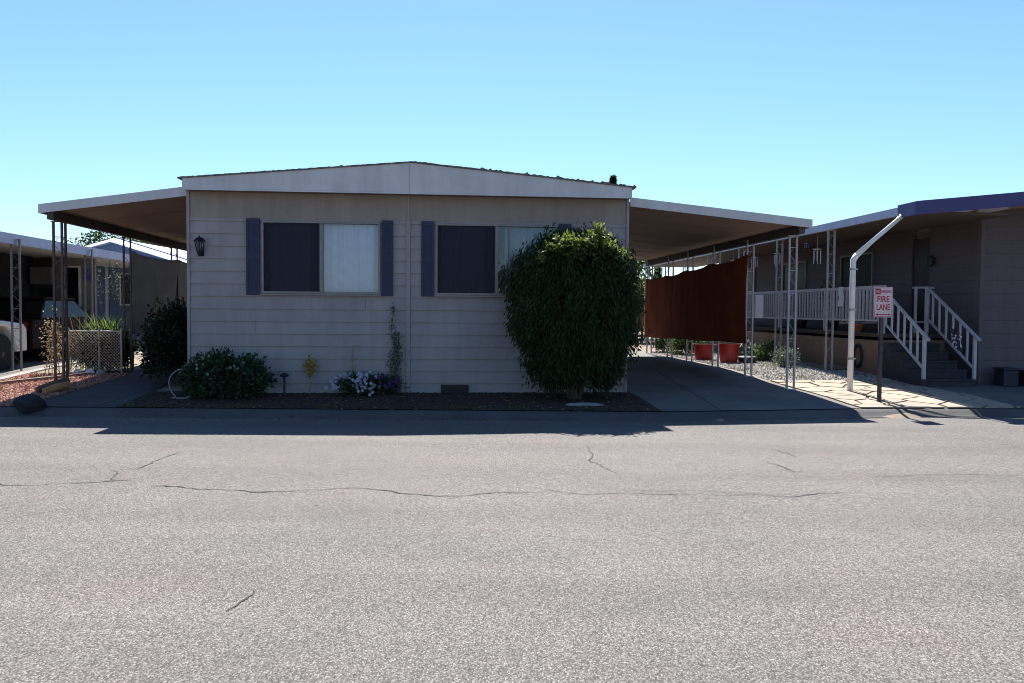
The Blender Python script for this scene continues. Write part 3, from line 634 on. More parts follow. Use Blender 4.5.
P, O = bush_pts(56000, rng); q_ = rng.integers(0, len(P), 260); ex = np.concatenate([P[q_]+O[q_]*rng.uniform(.05,.16,(260,1))*np.array([1,.6,1])]*3)+rng.normal(size=(780,3))*.03; P = np.concatenate([P, ex]); O = np.concatenate([O, np.concatenate([O[q_]]*3)]); V, F = leaves(P, O*.45+np.array([0,0,-1.0])+rng.normal(size=P.shape)*.34, .072, .027, rng)
b = MB(); b.arr(V, F)
t2 = rng.uniform(0,1,2600); a2 = rng.uniform(0,6.28,2600)
P2 = np.stack([6.16+np.cos(a2)*.62*np.sqrt(t2), -.92+np.sin(a2)*.48*np.sqrt(t2), zg+2.44-.14*t2+.05*np.sin(a2*7)+rng.normal(size=2600)*.06],1)
V, F = leaves(P2, np.array([0,0,.5])+rng.normal(size=P2.shape)*.6, .10, .04, rng); b.arr(V, F)
put('foliage', b, M['hedge'], p)
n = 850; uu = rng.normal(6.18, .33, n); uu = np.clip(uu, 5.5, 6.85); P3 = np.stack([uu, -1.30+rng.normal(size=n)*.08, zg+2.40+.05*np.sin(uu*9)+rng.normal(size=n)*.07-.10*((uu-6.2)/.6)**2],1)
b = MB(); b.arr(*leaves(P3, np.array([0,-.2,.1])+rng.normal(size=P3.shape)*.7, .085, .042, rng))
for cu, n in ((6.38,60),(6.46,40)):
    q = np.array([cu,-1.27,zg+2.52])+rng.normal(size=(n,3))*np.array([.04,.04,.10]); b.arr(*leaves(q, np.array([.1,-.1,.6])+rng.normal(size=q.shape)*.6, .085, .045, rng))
put('sunlit_leaves', b, M['sunlit_leaf'], p)  # front-top band of leaves, painted lighter to look sunlit

def shrub(name, label, u, v, z, r, n, lm, leaf, cat='shrub', clumps=140, csize=.08, flowers=None, up=0.2, lo=-.6):
    rng = np.random.default_rng(abs(int(u*91+v*37))+n); t = thing(name, label, cat, u, v, None); zg = gz(u, v)
    b = MB()
    for k in range(6):
        a = k*1.05+.3; b.tube([(u+.03*math.cos(a),v+.03*math.sin(a),zg-.03),(u+r[0]*.3*math.cos(a),v+r[1]*.3*math.sin(a),zg+z*.6),(u+r[0]*.6*math.cos(a),v+r[1]*.6*math.sin(a),zg+z+r[2]*.4)],[.014,.010,.005],5)
    put('stem', b, M['bark'], t)
    P, N_ = blob((u,v,zg+z), r, n, rng, clumps, csize, lo=lo, shell=(.45,1.03)); P[:,2] = np.maximum(P[:,2], zg+.02)
    V, F = leaves(P, N_*.7+rng.normal(size=P.shape)*.6+np.array([0,0,up]), leaf[0], leaf[1], rng); b = MB(); b.arr(V, F); put('foliage', b, lm, t)
    if flowers:
        fm, nf, size, cond = flowers; P, N_ = blob((u,v,zg+z), tuple(x*1.05 for x in r), nf*3, rng, 60, .05, lo=-.1, shell=(.9,1.05))
        P = P[[i for i in range(len(P)) if cond(P[i])]][:nf]; b = MB()
        for q in P:
            for k in range(5):
                a = k*1.2566; dv = np.array([math.cos(a), -.25, math.sin(a)])*size
                x = np.array([-math.sin(a), 0, math.cos(a)])*size*.45
                vs = [q, q+dv*.6+x, q+dv, q+dv*.6-x]; b.add([tuple(t_) for t_ in vs], [(0,1,2,3)])
        put('blossoms', b, fm, t)
    return t
shrub('shrub', 'tall dark shrub in deep shade at the left corner of the cream home', -.62, 1.35, .68, (.40,.55,.64), 9000, M['dark_leaf'], (.09,.045), clumps=170, csize=.09)
shrub('shrub', 'dark shrub standing in front of the hanging grey shade cloth', -.95, 3.6, .62, (.62,.6,.60), 7000, M['dark_leaf'], (.10,.05), clumps=150, csize=.1)
shrub('flowering_shrub', 'low wide shrub with pale flower heads below the left window', .70, -.50, .31, (.66,.34,.35), 6000, M['flower_leaf'], (.085,.05), clumps=150, csize=.06,
      flowers=(M['petal_g'], 110, .024, lambda q: q[2] > gz(.6,-.6)+.40 and (q[0] < .65 or random.random() < .3)))
shrub('flower_clump', 'mound of white petunias in the mulch below the siding', 2.70, -.28, .15, (.33,.24,.17), 1200, M['flower_leaf'], (.05,.028), 'flowers', 60, .04,
      flowers=(M['petal_w'], 150, .030, lambda q: True))
shrub('flower_clump', 'purple petunias right of the white petunia mound', 3.08, -.22, .14, (.22,.18,.15), 1100, M['flower_leaf'], (.05,.028), 'flowers', 50, .04,
      flowers=(M['petal_p'], 60, .028, lambda q: True))
# climbing vine by the seam
t = thing('climbing_vine', 'thin pale climbing vine growing up the seam between the windows', 'vine', 3.30, -.1, None); zg = gz(3.3,-.1); rng = np.random.default_rng(21)
b = MB(); sp = []
for k in range(4):
    P = [(3.30+.03*k-.04+.05*math.sin(i*.7+k*2)*(1-i/24), -.10+.03*math.cos(i*.9+k), zg+i*(.068 if k == 0 else .045)) for i in range(23)]; b.tube(P, .005, 5); sp += P
put('stem', b, M['bark'], t)
sp = np.array(sp); i = rng.integers(0,len(sp),560); wgt = 1.15-.75*(sp[i][:,2]-zg)/1.55; P = sp[i]+rng.normal(size=(560,3))*np.array([.05,.03,.03])*wgt[:,None]
V, F = leaves(P, rng.normal(size=P.shape)+np.array([0,-.3,.1]), .05, .028, rng); b = MB(); b.arr(V,F); put('foliage', b, M['sage'], t)
# dry stalk and yellow plant
t = thing('yellow_plant', 'small yellow blooming plant on thin stem against the lower siding', 'plant', 1.93, -.15, None); zg = gz(1.93,-.15)
b = MB(); b.tube([(1.93,-.15,zg-.02),(1.94,-.14,zg+.25),(1.92,-.13,zg+.55)], .006, 5); b.tube([(1.93,-.15,zg-.02),(1.97,-.14,zg+.2),(1.98,-.13,zg+.48)], .005, 5); put('stem', b, M['straw'], t)
rng = np.random.default_rng(3); P = np.array([1.945,-.15,zg+.46])+rng.normal(size=(170,3))*np.array([.045,.035,.075]); V, F = leaves(P, rng.normal(size=P.shape), .055, .034, rng); b = MB(); b.arr(V,F); put('bloom', b, M['petal_y'], t)
b = MB(); zg = gz(2.6,-.1); b.tube([(2.62,-.1,zg-.02),(2.61,-.09,zg+.4),(2.63,-.08,zg+.78)], .007, 5); b.tube([(2.62,-.1,zg+.3),(2.67,-.1,zg+.5)], .004, 4)
rng = np.random.default_rng(8); P = np.array([2.62,-.09,zg+.45])+rng.normal(size=(50,3))*np.array([.02,.02,.17]); b.arr(*leaves(P, rng.normal(size=P.shape)+np.array([0,0,.6]), .04, .012, rng))
single('dry_stalk', b, M['straw'], 'single thin dry stalk above the white petunias', 'plant')
# path light
t = thing('path_light', 'small dark mushroom path light in the mulch by the siding', 'garden light', 1.56, -.25, None); zg = gz(1.56,-.25)
b = MB(); b.lathe((1.56,-.25,zg),[(.016,-.05),(.016,.30),(.03,.305)],8); put('stem', b, M['iron'], t)
b = MB(); b.lathe((1.56,-.25,zg+.30),[(.02,0),(.075,.01),(.07,.035),(.02,.065)],14); put('lamp_shade', b, M['iron'], t, smooth=True)
# hose loop at the corner
zg = gz(-.1,-.35); P = []
for i in range(30):
    a = math.pi*.42+i/29*math.pi*1.15; P.append((.02+.20*math.cos(a), -.38+.02*math.sin(i*.4), zg+.21+.23*math.sin(a)))
P += [(.12,-.42,zg+.015),(.2,-.5,zg+.012),(.12,-.62,zg+.012),(-.05,-.6,zg+.012),(-.1,-.5,zg+.012)]
b = MB(); b.tube(P, .0095, 8); single('garden_hose', b, M['hose'], 'pale garden hose arched at the corner below the flowering shrub', 'hose', smooth=True)
def rock(u, v, r, seed, h=1.0):
    b = bmesh.new(); bmesh.ops.create_icosphere(b, subdivisions=4, radius=1); rr = random.Random(seed); ax = [Vector((rr.uniform(-1,1),rr.uniform(-1,1),rr.uniform(-1,1))).normalized() for _ in range(14)]; dd = [rr.uniform(.62,.95) for _ in ax]
    for q in b.verts:
        for a, d_ in zip(ax, dd):
            k = q.co.dot(a)
            if k > d_: q.co -= a*(k-d_)*.85
        q.co *= 1+.04*math.sin(q.co.x*9+seed)*math.sin(q.co.y*11)*math.sin(q.co.z*8+1)+rr.uniform(-.012,.012)
    b.faces.ensure_lookup_table(); b.verts.index_update(); m = MB(); zg = gz(u, v)
    m.add([(u+q.co.x*r[0], v+q.co.y*r[1], zg+r[2]*.40+q.co.z*r[2]) for q in b.verts], [tuple(x.index for x in f.verts) for f in b.faces]); b.free(); return m
single('boulder', rock(-1.74,-1.42,(.25,.19,.15),4), M['stone'], 'large dark boulder on the lava rock at the end of the walkway', 'rock')
single('stepping_stone', rock(6.2,-1.45,(.32,.14,.035),9), M['pstone'], 'flat pale stone in the mulch in front of the big bush', 'stone')
# logs
for k, (a, c, lab, mt) in enumerate([((-2.35,.05),(-2.05,.45),'grey weathered log leaning beside the brown corner post', 'bark'), ((-2.18,-.08),(-1.98,.30),'orange split log lying by the brown corner post', 'log')]):
    za = gz(*a)+.06; zc = gz(*c)+.12+.05*(k == 0); b = MB(); dx = Vector((c[0]-a[0], c[1]-a[1], zc-za)); 
    b.tube([(a[0],a[1],za),(a[0]+dx.x*.5,a[1]+dx.y*.5,za+dx.z*.5+.01),(c[0],c[1],zc)], [.058,.066,.06], 9); single('log', b, M[mt], lab, 'log')
rng = np.random.default_rng(77); n = 260
lu = rng.uniform(-.5,7.1,n); lv = np.array([rng.uniform(up_to_kerb(a)-.55, -.05) for a in lu]); P = np.stack([lu, lv, [max(gz(a,c), .0)+.022 if c > up_to_kerb(a) else .10*sm((c-up_to_kerb(a)+.33)/.28)+.012 for a, c in zip(lu, lv)]],1)
b = MB(); b.arr(*leaves(P, np.stack([rng.normal(size=n), rng.normal(size=n), rng.uniform(-.05,.2,n)],1), .06, .03, rng)); single('fallen_leaves', b, leafmat('dry leaves', [(0.10,0.06,0.03),(0.20,0.13,0.06),(0.14,0.11,0.05)], .2), 'dry fallen leaves scattered over the mulch and kerb', 'leaves', kind='stuff')
# weeds at the kerb
def tuft(n, cu, cv, sp, rng, h):
    P = np.stack([rng.normal(cu,sp[0],n), rng.normal(cv,sp[1],n), np.zeros(n)],1); P[:,2] = [gz(a,c) for a, c in P[:,:2]]
    return leaves(P, np.array([0,0,1])+rng.normal(size=(n,3))*.55, h, .010, rng)
b = MB(); rng = np.random.default_rng(31)
for cu in (-.45,-.1,1.2,2.4,4.3,4.55,5.1,6.3): b.arr(*tuft(70, cu, up_to_kerb(cu)+.08, (.09,.035), rng, .07))
for cu, cv in ((11.2,2.1),(12.5,2.6),(10.5,3.4),(11.8,5.2),(-3.2,.4),(-2.6,1.6),(-3.7,1.2)): b.arr(*tuft(60, cu, cv, (.10,.1), rng, .09))
single('weeds', b, M['grass'], 'thin weeds sprouting along the kerb and in the gravel', 'weeds', kind='stuff')

# ---------------------------------------------------------------- left side: mow strip, fence, plants
b = MB()
for i in range(24):
    v0, v1 = -1.9+i*.5, -1.9+i*.5+.498
    b.hexa([(-4.04,v0,gz(-4.2,v0)-.05),(-3.87,v0,gz(-4.2,v0)-.05),(-3.87,v1,gz(-4.2,v1)-.05),(-4.04,v1,gz(-4.2,v1)-.05),(-4.04,v0,gz(-4.2,v0)+.03),(-3.87,v0,gz(-4.2,v0)+.03),(-3.87,v1,gz(-4.2,v1)+.03),(-4.04,v1,gz(-4.2,v1)+.03)])
o = single('edging_strip', b, M['pstone'], None, None, kind='structure')
b = MB(); b.bar((-3.75,.9,gz(-3.75,.9)+.04),(-2.7,2.7,gz(-2.7,2.7)+.04),.09,.05); single('timber_board', b, M['wood'], 'weathered timber board lying across the lava rock', 'board')
fn = thing('chain_link_fence', 'low rusty chain link fence behind the brown corner post, overgrown at one end', 'fence', -2.8, 3.15); zf = gz(-2.8,3.15); ZT = 1.07
for k, u in enumerate((-3.2,-2.62,-2.2)):
    b = MB(); b.lathe((u,3.15,zf),[(.022,-.05),(.022,ZT-zf+.03),(.028,ZT-zf+.03),(.015,ZT-zf+.07)],10); put('post', b, M['galv'], fn)
b = MB(); b.tube([(-3.2,3.15,ZT),(-2.2,3.15,ZT)], .018, 8); put('top_rail', b, M['galv'], fn)
b = MB(); x0, x1, za, zb_ = -3.19, -2.22, zf+.05, ZT-.01; Hh = zb_-za; sp = .062
for sg in (1,-1):
    t_ = x0-Hh
    while t_ < x1+Hh:
        pa, pc = (t_, za), (t_+sg*Hh, zb_); 
        def clip(a, c):
            (xa, ya), (xc, yc) = a, c
            if abs(xc-xa) < 1e-6: return None
            ts = sorted(((x0-xa)/(xc-xa), (x1-xa)/(xc-xa))); l, h = max(0, ts[0]), min(1, ts[1])
            return None if l >= h-.01 else ((xa+(xc-xa)*l, ya+(yc-ya)*l), (xa+(xc-xa)*h, ya+(yc-ya)*h))
        r_ = clip(pa, pc)
        if r_: b.bar((r_[0][0],3.15+sg*.003,r_[0][1]),(r_[1][0],3.15+sg*.003,r_[1][1]),.006,.006)
        t_ += sp
put('netting', b, M['wire'], fn)
t = thing('dry_vine', 'dry yellowed vine tangled over the end of the chain link fence', 'vine', -3.45, 3.05); rng = np.random.default_rng(41); b = MB(); zg = gz(-3.45,3.05)
for k in range(9):
    u = -3.62+.07*k; b.tube([(u,3.08,zg-.02),(u+rng.uniform(-.1,.1),3.10,zg+.4),(u+rng.uniform(-.2,.2),3.05,zg+rng.uniform(.8,1.15))], .008, 5)
put('stem', b, M['straw'], t)
P = np.array([-3.42,3.06,zg+.62])+rng.normal(size=(420,3))*np.array([.11,.07,.26]); b = MB(); b.arr(*leaves(P, rng.normal(size=P.shape), .055, .03, rng)); put('foliage', b, M['straw'], t)
t = thing('strap_leaf_plant', 'bright green strap leaved plant rising above the chain link fence', 'plant', -2.72, 3.75); rng = np.random.default_rng(43); b = MB(); zg = gz(-2.72,3.75)
for k in range(130):
    a = rng.uniform(0,6.28); cu, cv = -2.72+rng.normal()*.22, 3.75+rng.normal()*.15; h = rng.uniform(.95,1.45); R_ = rng.uniform(.15,.45); w = .028; P = []
    for i in range(6):
        s = i/5; P.append((cu+math.cos(a)*R_*s**2, cv+math.sin(a)*R_*s**2, zg+h*(s-.18*s**3), w*(1-s**2)+.003))
    vs = []; 
    for x, y, z_, ww in P: vs += [(x-math.sin(a)*ww/2, y+math.cos(a)*ww/2, z_), (x+math.sin(a)*ww/2, y-math.cos(a)*ww/2, z_)]
    b.add(vs, [(2*i,2*i+1,2*i+3,2*i+2) for i in range(5)])
put('foliage', b, M['bright_leaf'], t)
b = MB()
for k in range(7):
    u = -2.74+.09*k+rng.normal()*.03; b.tube([(u,3.7,zg+.3),(u+.02,3.7,zg+1.3),(u+rng.normal()*.08,3.7,zg+rng.uniform(1.75,2.3))], .006, 5)
    P = np.array([u,3.7,zg+1.8])+rng.normal(size=(45,3))*np.array([.035,.03,.2]); b.arr(*leaves(P, rng.normal(size=P.shape)+np.array([0,0,.5]), .05, .018, rng))
put('flower_stalk', b, M['sage'], t)
shrub('shrub', 'dark leafy shrub inside the chain link fence by the walkway', -2.62, 3.45, .40, (.48,.22,.42), 5200, M['dark_leaf'], (.08,.04))
for k, (u, v, lab) in enumerate(((-2.95,2.95,'white rounded stone at the foot of the chain link fence'),(-2.72,2.98,'flat pale stone leaning on the chain link fence foot'),(-2.45,2.8,'small pale stone beyond the end of the fence netting'))):
    single('stone', rock(u,v,(.10,.07,.08),20+k), M['white'] if k < 2 else M['pstone'], lab, 'stone')
# irrigation riser
b = MB(); zg = gz(-1.6,2.6); b.lathe((-1.62,2.9,zg),[(.014,-.02),(.014,.38),(.022,.385),(.022,.43)],8); single('pipe_riser', b, M['whitep'], 'thin white pipe standing up beside the walkway', 'pipe')

# ---------------------------------------------------------------- left neighbour
nh = thing('neighbour_home', 'dark grey neighbouring home with a long white awning fascia over its driveway', 'mobile home', -7.2, 6, gz(-7.2,6)); zg = gz(-7.2,6)
b = MB(); b.box(-7.35,-7.2,-1,10.3,zg,3.0); b.box(-7.2,-5.9,10.3,10.45,zg,2.9); put('wall', b, M['lwall'], nh)
b = MB(); b.box(-6.35,-5.32,9.75,9.85,1.18,2.86); pw = put('pale_wall', b, M['lpale'], nh, label='pale siding panel with a small window')
b = MB(); b.box(-6.35,-5.25,9.78,9.84,zg-.05,1.179); put('skirting', b, M['black'], nh)
def window(root, a, c, y, z0, z1, depth=.06, glass='carglass', fm='white'):
    f = MB(); t = .05; f.box(a,c,y-depth,y,z0,z0+t); f.box(a,c,y-depth,y,z1-t,z1); f.box(a,a+t,y-depth,y,z0+t,z1-t); f.box(c-t,c,y-depth,y,z0+t,z1-t)
    w = put('window', f, M[fm], root); g = MB(); g.box(a+t,c-t,y-depth*.5,y-depth*.3,z0+t,z1-t); put('pane', g, M[glass], w); return w
window(nh, -6.10, -5.68, 9.749, 1.55, 2.65)
b = MB(); b.box(-5.62,-5.38,9.725,9.748,2.25,2.55); put('sign_panel', b, M['bsign'], nh, bevel=.004)
b = MB(); b.box(-7.19,-7.14,5.8,6.6,1.6,2.5); put('side_window', b, M['carglass'], nh)
b = MB(); b.box(-7.10,-6.55,9.95,10.29,2.15,2.62)
for k in range(7): b.box(-7.07,-6.58,9.935,9.951,2.20+k*.055,2.225+k*.055)
put('air_conditioner', b, M['lpale'], nh, bevel=.01)
b = MB(); b.box(-7.0,-6.5,10.2,10.29,zg,2.05); put('door', b, M['black'], nh)
b = MB(); b.hexa([(-7.4,-1,2.92),(-4.34,-1,2.86),(-4.34,18,2.86),(-7.4,18,2.92),(-7.4,-1,3.06),(-4.34,-1,2.96),(-4.34,18,2.96),(-7.4,18,3.06)]); b.hexa([(-12,-1,3.05),(-7.35,-1,3.01),(-7.35,18,3.01),(-12,18,3.05),(-12,-1,3.5),(-7.35,-1,3.12),(-7.35,18,3.12),(-12,18,3.5)]); put('awning_roof', b, M['wroof'], nh)
b = MB(); b.box(-4.34,-4.30,-1,18,2.76,2.965); put('fascia', b, M['nbeam'], nh)
ap = None
for v in (.1, 3.5, 6.9, 10.3, 13.7):
    h = 2.76-gz(-4.45,v)
    if ap is None: ap = put('post', scroll_post(h+.05, .16), M['post_g'], nh, at=(-4.33,v,2.76-h-.05))
    else: dup(ap, nh, (-4.33,v,2.76-h-.05))
b = MB(); b.lathe((-7.6,3.6,3.1),[(.11,0),(.11,.12),(.16,.13),(.18,.22),(.12,.32),(.03,.35)],14); put('turbine_vent', b, M['galv'], nh, smooth=True)
b = MB(); b.box(-7.9,-7.3,7.4,7.9,3.08,3.24); put('roof_vent', b, M['galv'], nh)
# vehicles
def wheel(root, u, v, z, r, w, side):
    b = MB(); b.lathe((u,v,z),[(r*.62,-w/2),(r*.95,-w/2),(r,-w/2+.03),(r,w/2-.03),(r*.95,w/2),(r*.62,w/2)],28,'x'); ty = put('wheel', b, M['tyre'], root, smooth=False)
    b = MB(); uo = side*(w/2-.02); b.lathe((u+uo,v,z),[(r*.63,-.02),(r*.63,.012),(r*.5,0),(r*.16,.004),(r*.14,.02)] if side > 0 else [(r*.63,.02),(r*.63,-.012),(r*.5,0),(r*.16,-.004),(r*.14,-.02)],20,'x'); 
    put('rim', b, M['rim'], ty)
def vehicle(name, label, cat, u0, u1, v0, vw, prof, cabin, wr, zg, paint, nose):
    t = thing(name, label, cat, (u0+u1)/2, (v0+vw[0])/2, zg); b = MB()
    poly = []
    for v, z in prof: poly.append((u0, v, zg+z))
    b.prism(poly, (u1-u0,0,0)); body = put('body', b, M[paint], t, bevel=.05)
    b = MB(); vb0, vt0, vt1, vb1, z0, z1 = cabin; i = .16
    b.hexa([(u0+.04,vb0,zg+z0),(u1-.04,vb0,zg+z0),(u1-.04,vb1,zg+z0),(u0+.04,vb1,zg+z0),(u0+i,vt0,zg+z1),(u1-i,vt0,zg+z1),(u1-i,vt1,zg+z1),(u0+i,vt1,zg+z1)]); put('cabin_glass', b, M['carglass'], t, bevel=.04)
    b = MB(); b.box(u0+i-.02,u1-i+.02,vt0-.05,vt1+.05,zg+z1-.01,zg+z1+.05); put('roof_panel', b, M[paint], t, bevel=.02)
    for v in vw:
        for u, s in ((u1-.13,1),(u0+.13,-1)): wheel(t, u, v, zg+wr, wr, .24, s)
    for u in (u0+.2, u1-.2):
        b = MB(); b.box(u-.14,u+.14,nose-.03,nose+.02,zg+.72,zg+.88); put('headlight', b, M['lamp_c'], t, bevel=.01)
        e = prof[0][0]; b = MB(); b.box(u-.12,u+.12,e-.02,e+.03,zg+.72,zg+.9); put('tail_light', b, M['lamp_r'], t, bevel=.01)
    return t
def arch(c, z, r, n=12): return [(c+r*math.cos(math.pi*(1-i/n)), z+r*math.sin(math.pi*(1-i/n))) for i in range(n+1)]
VS = .42
pr = [(-1.25,.38),(-1.25,1.0),(-1.2,1.08),(1.6,1.10),(3.2,1.07),(3.95,1.0),(4.08,.9),(4.10,.42)]+[(3.66,.42)]+arch(3.12,.42,.54)[::-1][1:-1]+[(2.58,.42),(.24,.40)]+arch(-.3,.40,.54)[::-1][1:-1]+[(-.84,.40)]
vehicle('pickup_truck', 'white vehicle parked under the neighbouring awning, cut off by the picture edge', 'vehicle', -6.47, -4.60, -.83, (3.54,.12), [(a+VS,c) for a,c in pr], (.22,.52,1.72,2.32,1.07,1.75), .40, gz(-5.5,2), 'carw', 4.52)
pr = [(5.0,.30),(5.0,.85),(5.1,.95),(6.2,1.0),(8.2,.98),(9.3,.85),(9.45,.7),(9.45,.30)]+[(8.95,.3)]+arch(8.55,.32,.38)[::-1][1:-1]+[(8.17,.3),(6.35,.3)]+arch(5.95,.32,.38)[::-1][1:-1]+[(5.57,.3)]
vehicle('sedan', 'dark maroon car parked deep in shade behind the brown corner post', 'car', -6.6, -4.85, 5.2, (8.75,6.15), [(a+.2,c) for a,c in pr], (5.7,6.2,7.7,8.4,.97,1.42), .32, gz(-6,7), 'card', 9.65)

# blue house behind
bh = thing('blue_house', 'slate blue gabled house with bright white roof edge behind the fence', 'house', -8.5, 17.5, gz(-8.5,17)); zg = gz(-8.5,17)
def gable_house(t, uc, hw, v0, v1, zg, ze, zp, wallm, roofm, trimm):
    b = MB(); b.prism([(uc-hw,v0,zg-.1),(uc+hw,v0,zg-.1),(uc+hw,v0,ze),(uc,v0,zp),(uc-hw,v0,ze)], (0,v1-v0,0)); put('wall', b, M[wallm], t)
    b = MB(); k = (zp-ze)/hw; o_ = .35
    for s in (-1,1):
        e = hw+o_; b.hexa([(uc,v0-.5,zp-.10),(uc+s*e,v0-.5,ze-k*o_-.10),(uc+s*e,v1+.4,ze-k*o_+.02),(uc,v1+.4,zp+.02),(uc,v0-.5,zp-.05),(uc+s*e,v0-.5,ze-k*o_-.05),(uc+s*e,v1+.4,ze-k*o_+.14),(uc,v1+.4,zp+.14)])
        b.hexa([(uc,v0-.80,zp-.20),(uc+s*e,v0-.80,ze-k*o_-.20),(uc+s*e,v0-.49,ze-k*o_-.10),(uc,v0-.49,zp-.10),(uc,v0-.80,zp-.16),(uc+s*e,v0-.80,ze-k*o_-.16),(uc+s*e,v0-.49,ze-k*o_-.045),(uc,v0-.49,zp-.045)])
    put('roof', b, M[roofm], t)
    return t
gable_house(bh, -7.38, 3.6, 17.0, 27, zg, 2.9, 4.0, 'blue', 'wroof', 'bluetrim')
window(bh, -7.35, -6.75, 16.99, 1.6, 2.75)
for u in (-9.2,-8.4,-7.8,-6.2):
    b = MB(); b.box(u-.05,u+.05,16.96,16.995,zg,3.05); put('batten', b, M['bluetrim'], bh)
# house far behind on the right and trees
tree('tree', 'dark leafy tree above the neighbouring roof, widest of the trees there', -12.5, 33, 5.4, (3.2,2.4,1.9), 16000, M['tree_leaf'], (.20,.11), 'trees behind the homes', .62)
tree('tree', 'dark leafy tree above the white roof edge of the blue house', -6.8, 36, 5.2, (3.2,2.4,1.9), 15000, M['tree_leaf'], (.20,.11), 'trees behind the homes', .60)
tree('tree', 'bushy tree just left of the cream home above the grey shade cloth', -1.2, 33, 4.6, (3.0,2.4,1.7), 13000, M['tree_leaf'], (.20,.11), 'trees behind the homes', .58)
tree('tree', 'low leafy tree at the far left edge behind the neighbouring roof', -21.5, 33, 3.6, (3.0,2.4,1.3), 10000, M['tree_leaf'], (.20,.11), 'trees behind the homes', .6)
tree('yard_tree', 'green leafy tree at the end of the driveway behind the big bush', 9.2, 17.3, 4.6, (1.5,1.4,1.9), 9000, M['yard_leaf'], (.16,.09), None, .55)
tree('yard_tree', 'loose leafy tree hanging over the far end of the rust shade cloth', 12.4, 24, 4.7, (1.5,1.5,1.2), 2600, M['yard_leaf'], (.2,.11), None, .72)
tree('yard_tree', 'pale green shrubby tree beside the lattice fence at the driveway end', 11.5, 18.6, 2.6, (1.2,1.0,1.2), 5000, M['yard_leaf'], (.12,.07), None, .5)
def conifer(label, u, v, h, r, n, group=None, ll=.05):
    z = gz(u, v); t = thing('conifer', label, 'tree', u, v, z, group); b = MB(); b.tube([(u,v,z-.1),(u,v,z+h*.95)], [r*.14,.02], 7); put('trunk', b, M['bark'], t)
    rng = np.random.default_rng(int(u*50)+int(v)); s = rng.uniform(.08,1,n)**.8; a = rng.uniform(0,6.28,n); rad = r*(1.05-s)*np.sqrt(rng.uniform(.1,1,n))*(1+.3*np.sin(s*40))
    P = np.stack([u+np.cos(a)*rad, v+np.sin(a)*rad, z+h*s-rad*.2],1); D = np.stack([np.cos(a),np.sin(a),-.25+0*a],1)+rng.normal(size=(n,3))*.3
    b = MB(); b.arr(*leaves(P, D, h*ll, h*ll*.36, rng)); put('crown', b, M['conifer'], t)
conifer('dark pointed conifer seen under the far porch roof, taller one', 19.4, 44, 4.4, .9, 2600); conifer('dark small conifer seen under the far porch roof, shorter one', 17.9, 43, 3.4, 1.1, 2200)
conifer('tall thin conifer whose tip shows over the right end of the cream roof', 17.37, 50, 11.7, .75, 9000, None, .022)
# lattice fence at the end of the driveway
lf = thing('picket_fence', 'pale picket fence among foliage at the end of the driveway', 'fence', 9.5, 15.8); zg = gz(9.5,15.8)
b = MB()
for k in range(26): b.box(7.3+k*.19,7.3+k*.19+.09,15.8,15.82,zg+.03,zg+1.25+.03*(k % 2))
put('picket', b, M['post_w'], lf) if False else None
for k in range(26):
    b = MB(); b.box(7.3+k*.19,7.3+k*.19+.09,15.8,15.82,zg+.03,zg+1.25+.02*(k % 3)); put('picket', b, M['wood'], lf)
for z_ in (.3, 1.0):
    b = MB(); b.box(7.25,12.2,15.822,15.87,zg+z_,zg+z_+.08); put('fence_rail', b, M['wood'], lf)

# ---------------------------------------------------------------- gravel strip: tubs, stubs, plants
def tub(u, v, r, h, lab, soil=True):
    t = thing('planter_tub', lab, 'planter', u, v, None, 'red planter tubs'); zg = gz(u, v)+.02
    b = MB(); b.lathe((u,v,zg),[(r*.78,0),(r*.82,.02),(r*.97,h*.88),(r*1.06,h*.90),(r*1.06,h),(r*.98,h),(r*.93,h*.9),(r*.9,h*.86)],26); put('pot', b, M['red'], t, smooth=False)
    b = MB(); b.lathe((u,v,zg),[(r*.9,h*.80),(r*.88,h*.86),(.02,h*.88)],20); put('soil', b, M['mulch'], t)
    rng = np.random.default_rng(int(u*100)); P = np.array([u,v,zg+h])+rng.normal(size=(60,3))*np.array([r*.45,r*.45,.03]); b = MB(); b.arr(*leaves(P, np.array([0,0,.6])+rng.normal(size=P.shape), .07, .03, rng)); put('seedling', b, M['flower_leaf'], t)
tub(10.78,7.0,.27,.40,'wide red plastic planter tub on the gravel, farther of the two red tubs')
tub(11.0,5.8,.25,.46,'red plastic planter tub on the gravel, nearer and taller of the two red tubs')
shrub('shrub', 'green mounded shrub on the gravel beside the tan skirting', 12.25, 6.5, .16, (.42,.35,.26), 1500, M['yard_leaf'], (.07,.035))
shrub('shrub', 'small grey green shrub on the gravel next to the nearest white carport post', 11.75, 4.3, .16, (.26,.22,.28), 900, M['sage'], (.06,.03))
shrub('flowering_shrub', 'white flowered shrub on the gravel behind the short wooden stubs', 11.85, 6.9, .22, (.30,.25,.28), 900, M['flower_leaf'], (.06,.035), flowers=(M['petal_w'], 26, .04, lambda q: True))
shrub('shrub', 'bright leafy shrub under the far part of the rust shade cloth', 11.0, 9.3, .32, (.45,.45,.40), 2600, M['yard_leaf'], (.08,.045))
shrub('flowering_shrub', 'shrub with scattered white blooms near the far carport post', 10.75, 10.6, .3, (.30,.35,.36), 1500, M['flower_leaf'], (.07,.04), flowers=(M['petal_w'], 22, .05, lambda q: True))
b = MB(); zg = gz(12.4,5.8); b.bar((12.32,5.7,zg),(12.90,6.3,zg+.95),.022,.022); single('wooden_pole', b, M['wood'], 'thin wooden pole leaning on the tan skirting above the gravel', 'pole')
b = MB(); zg = gz(12.6,4.0)+.03; b.box(12.35,12.9,3.5,4.5,zg,zg+.05); single('plank', b, M['wood'], 'short pale plank lying on the gravel beside the tan skirting', 'plank')
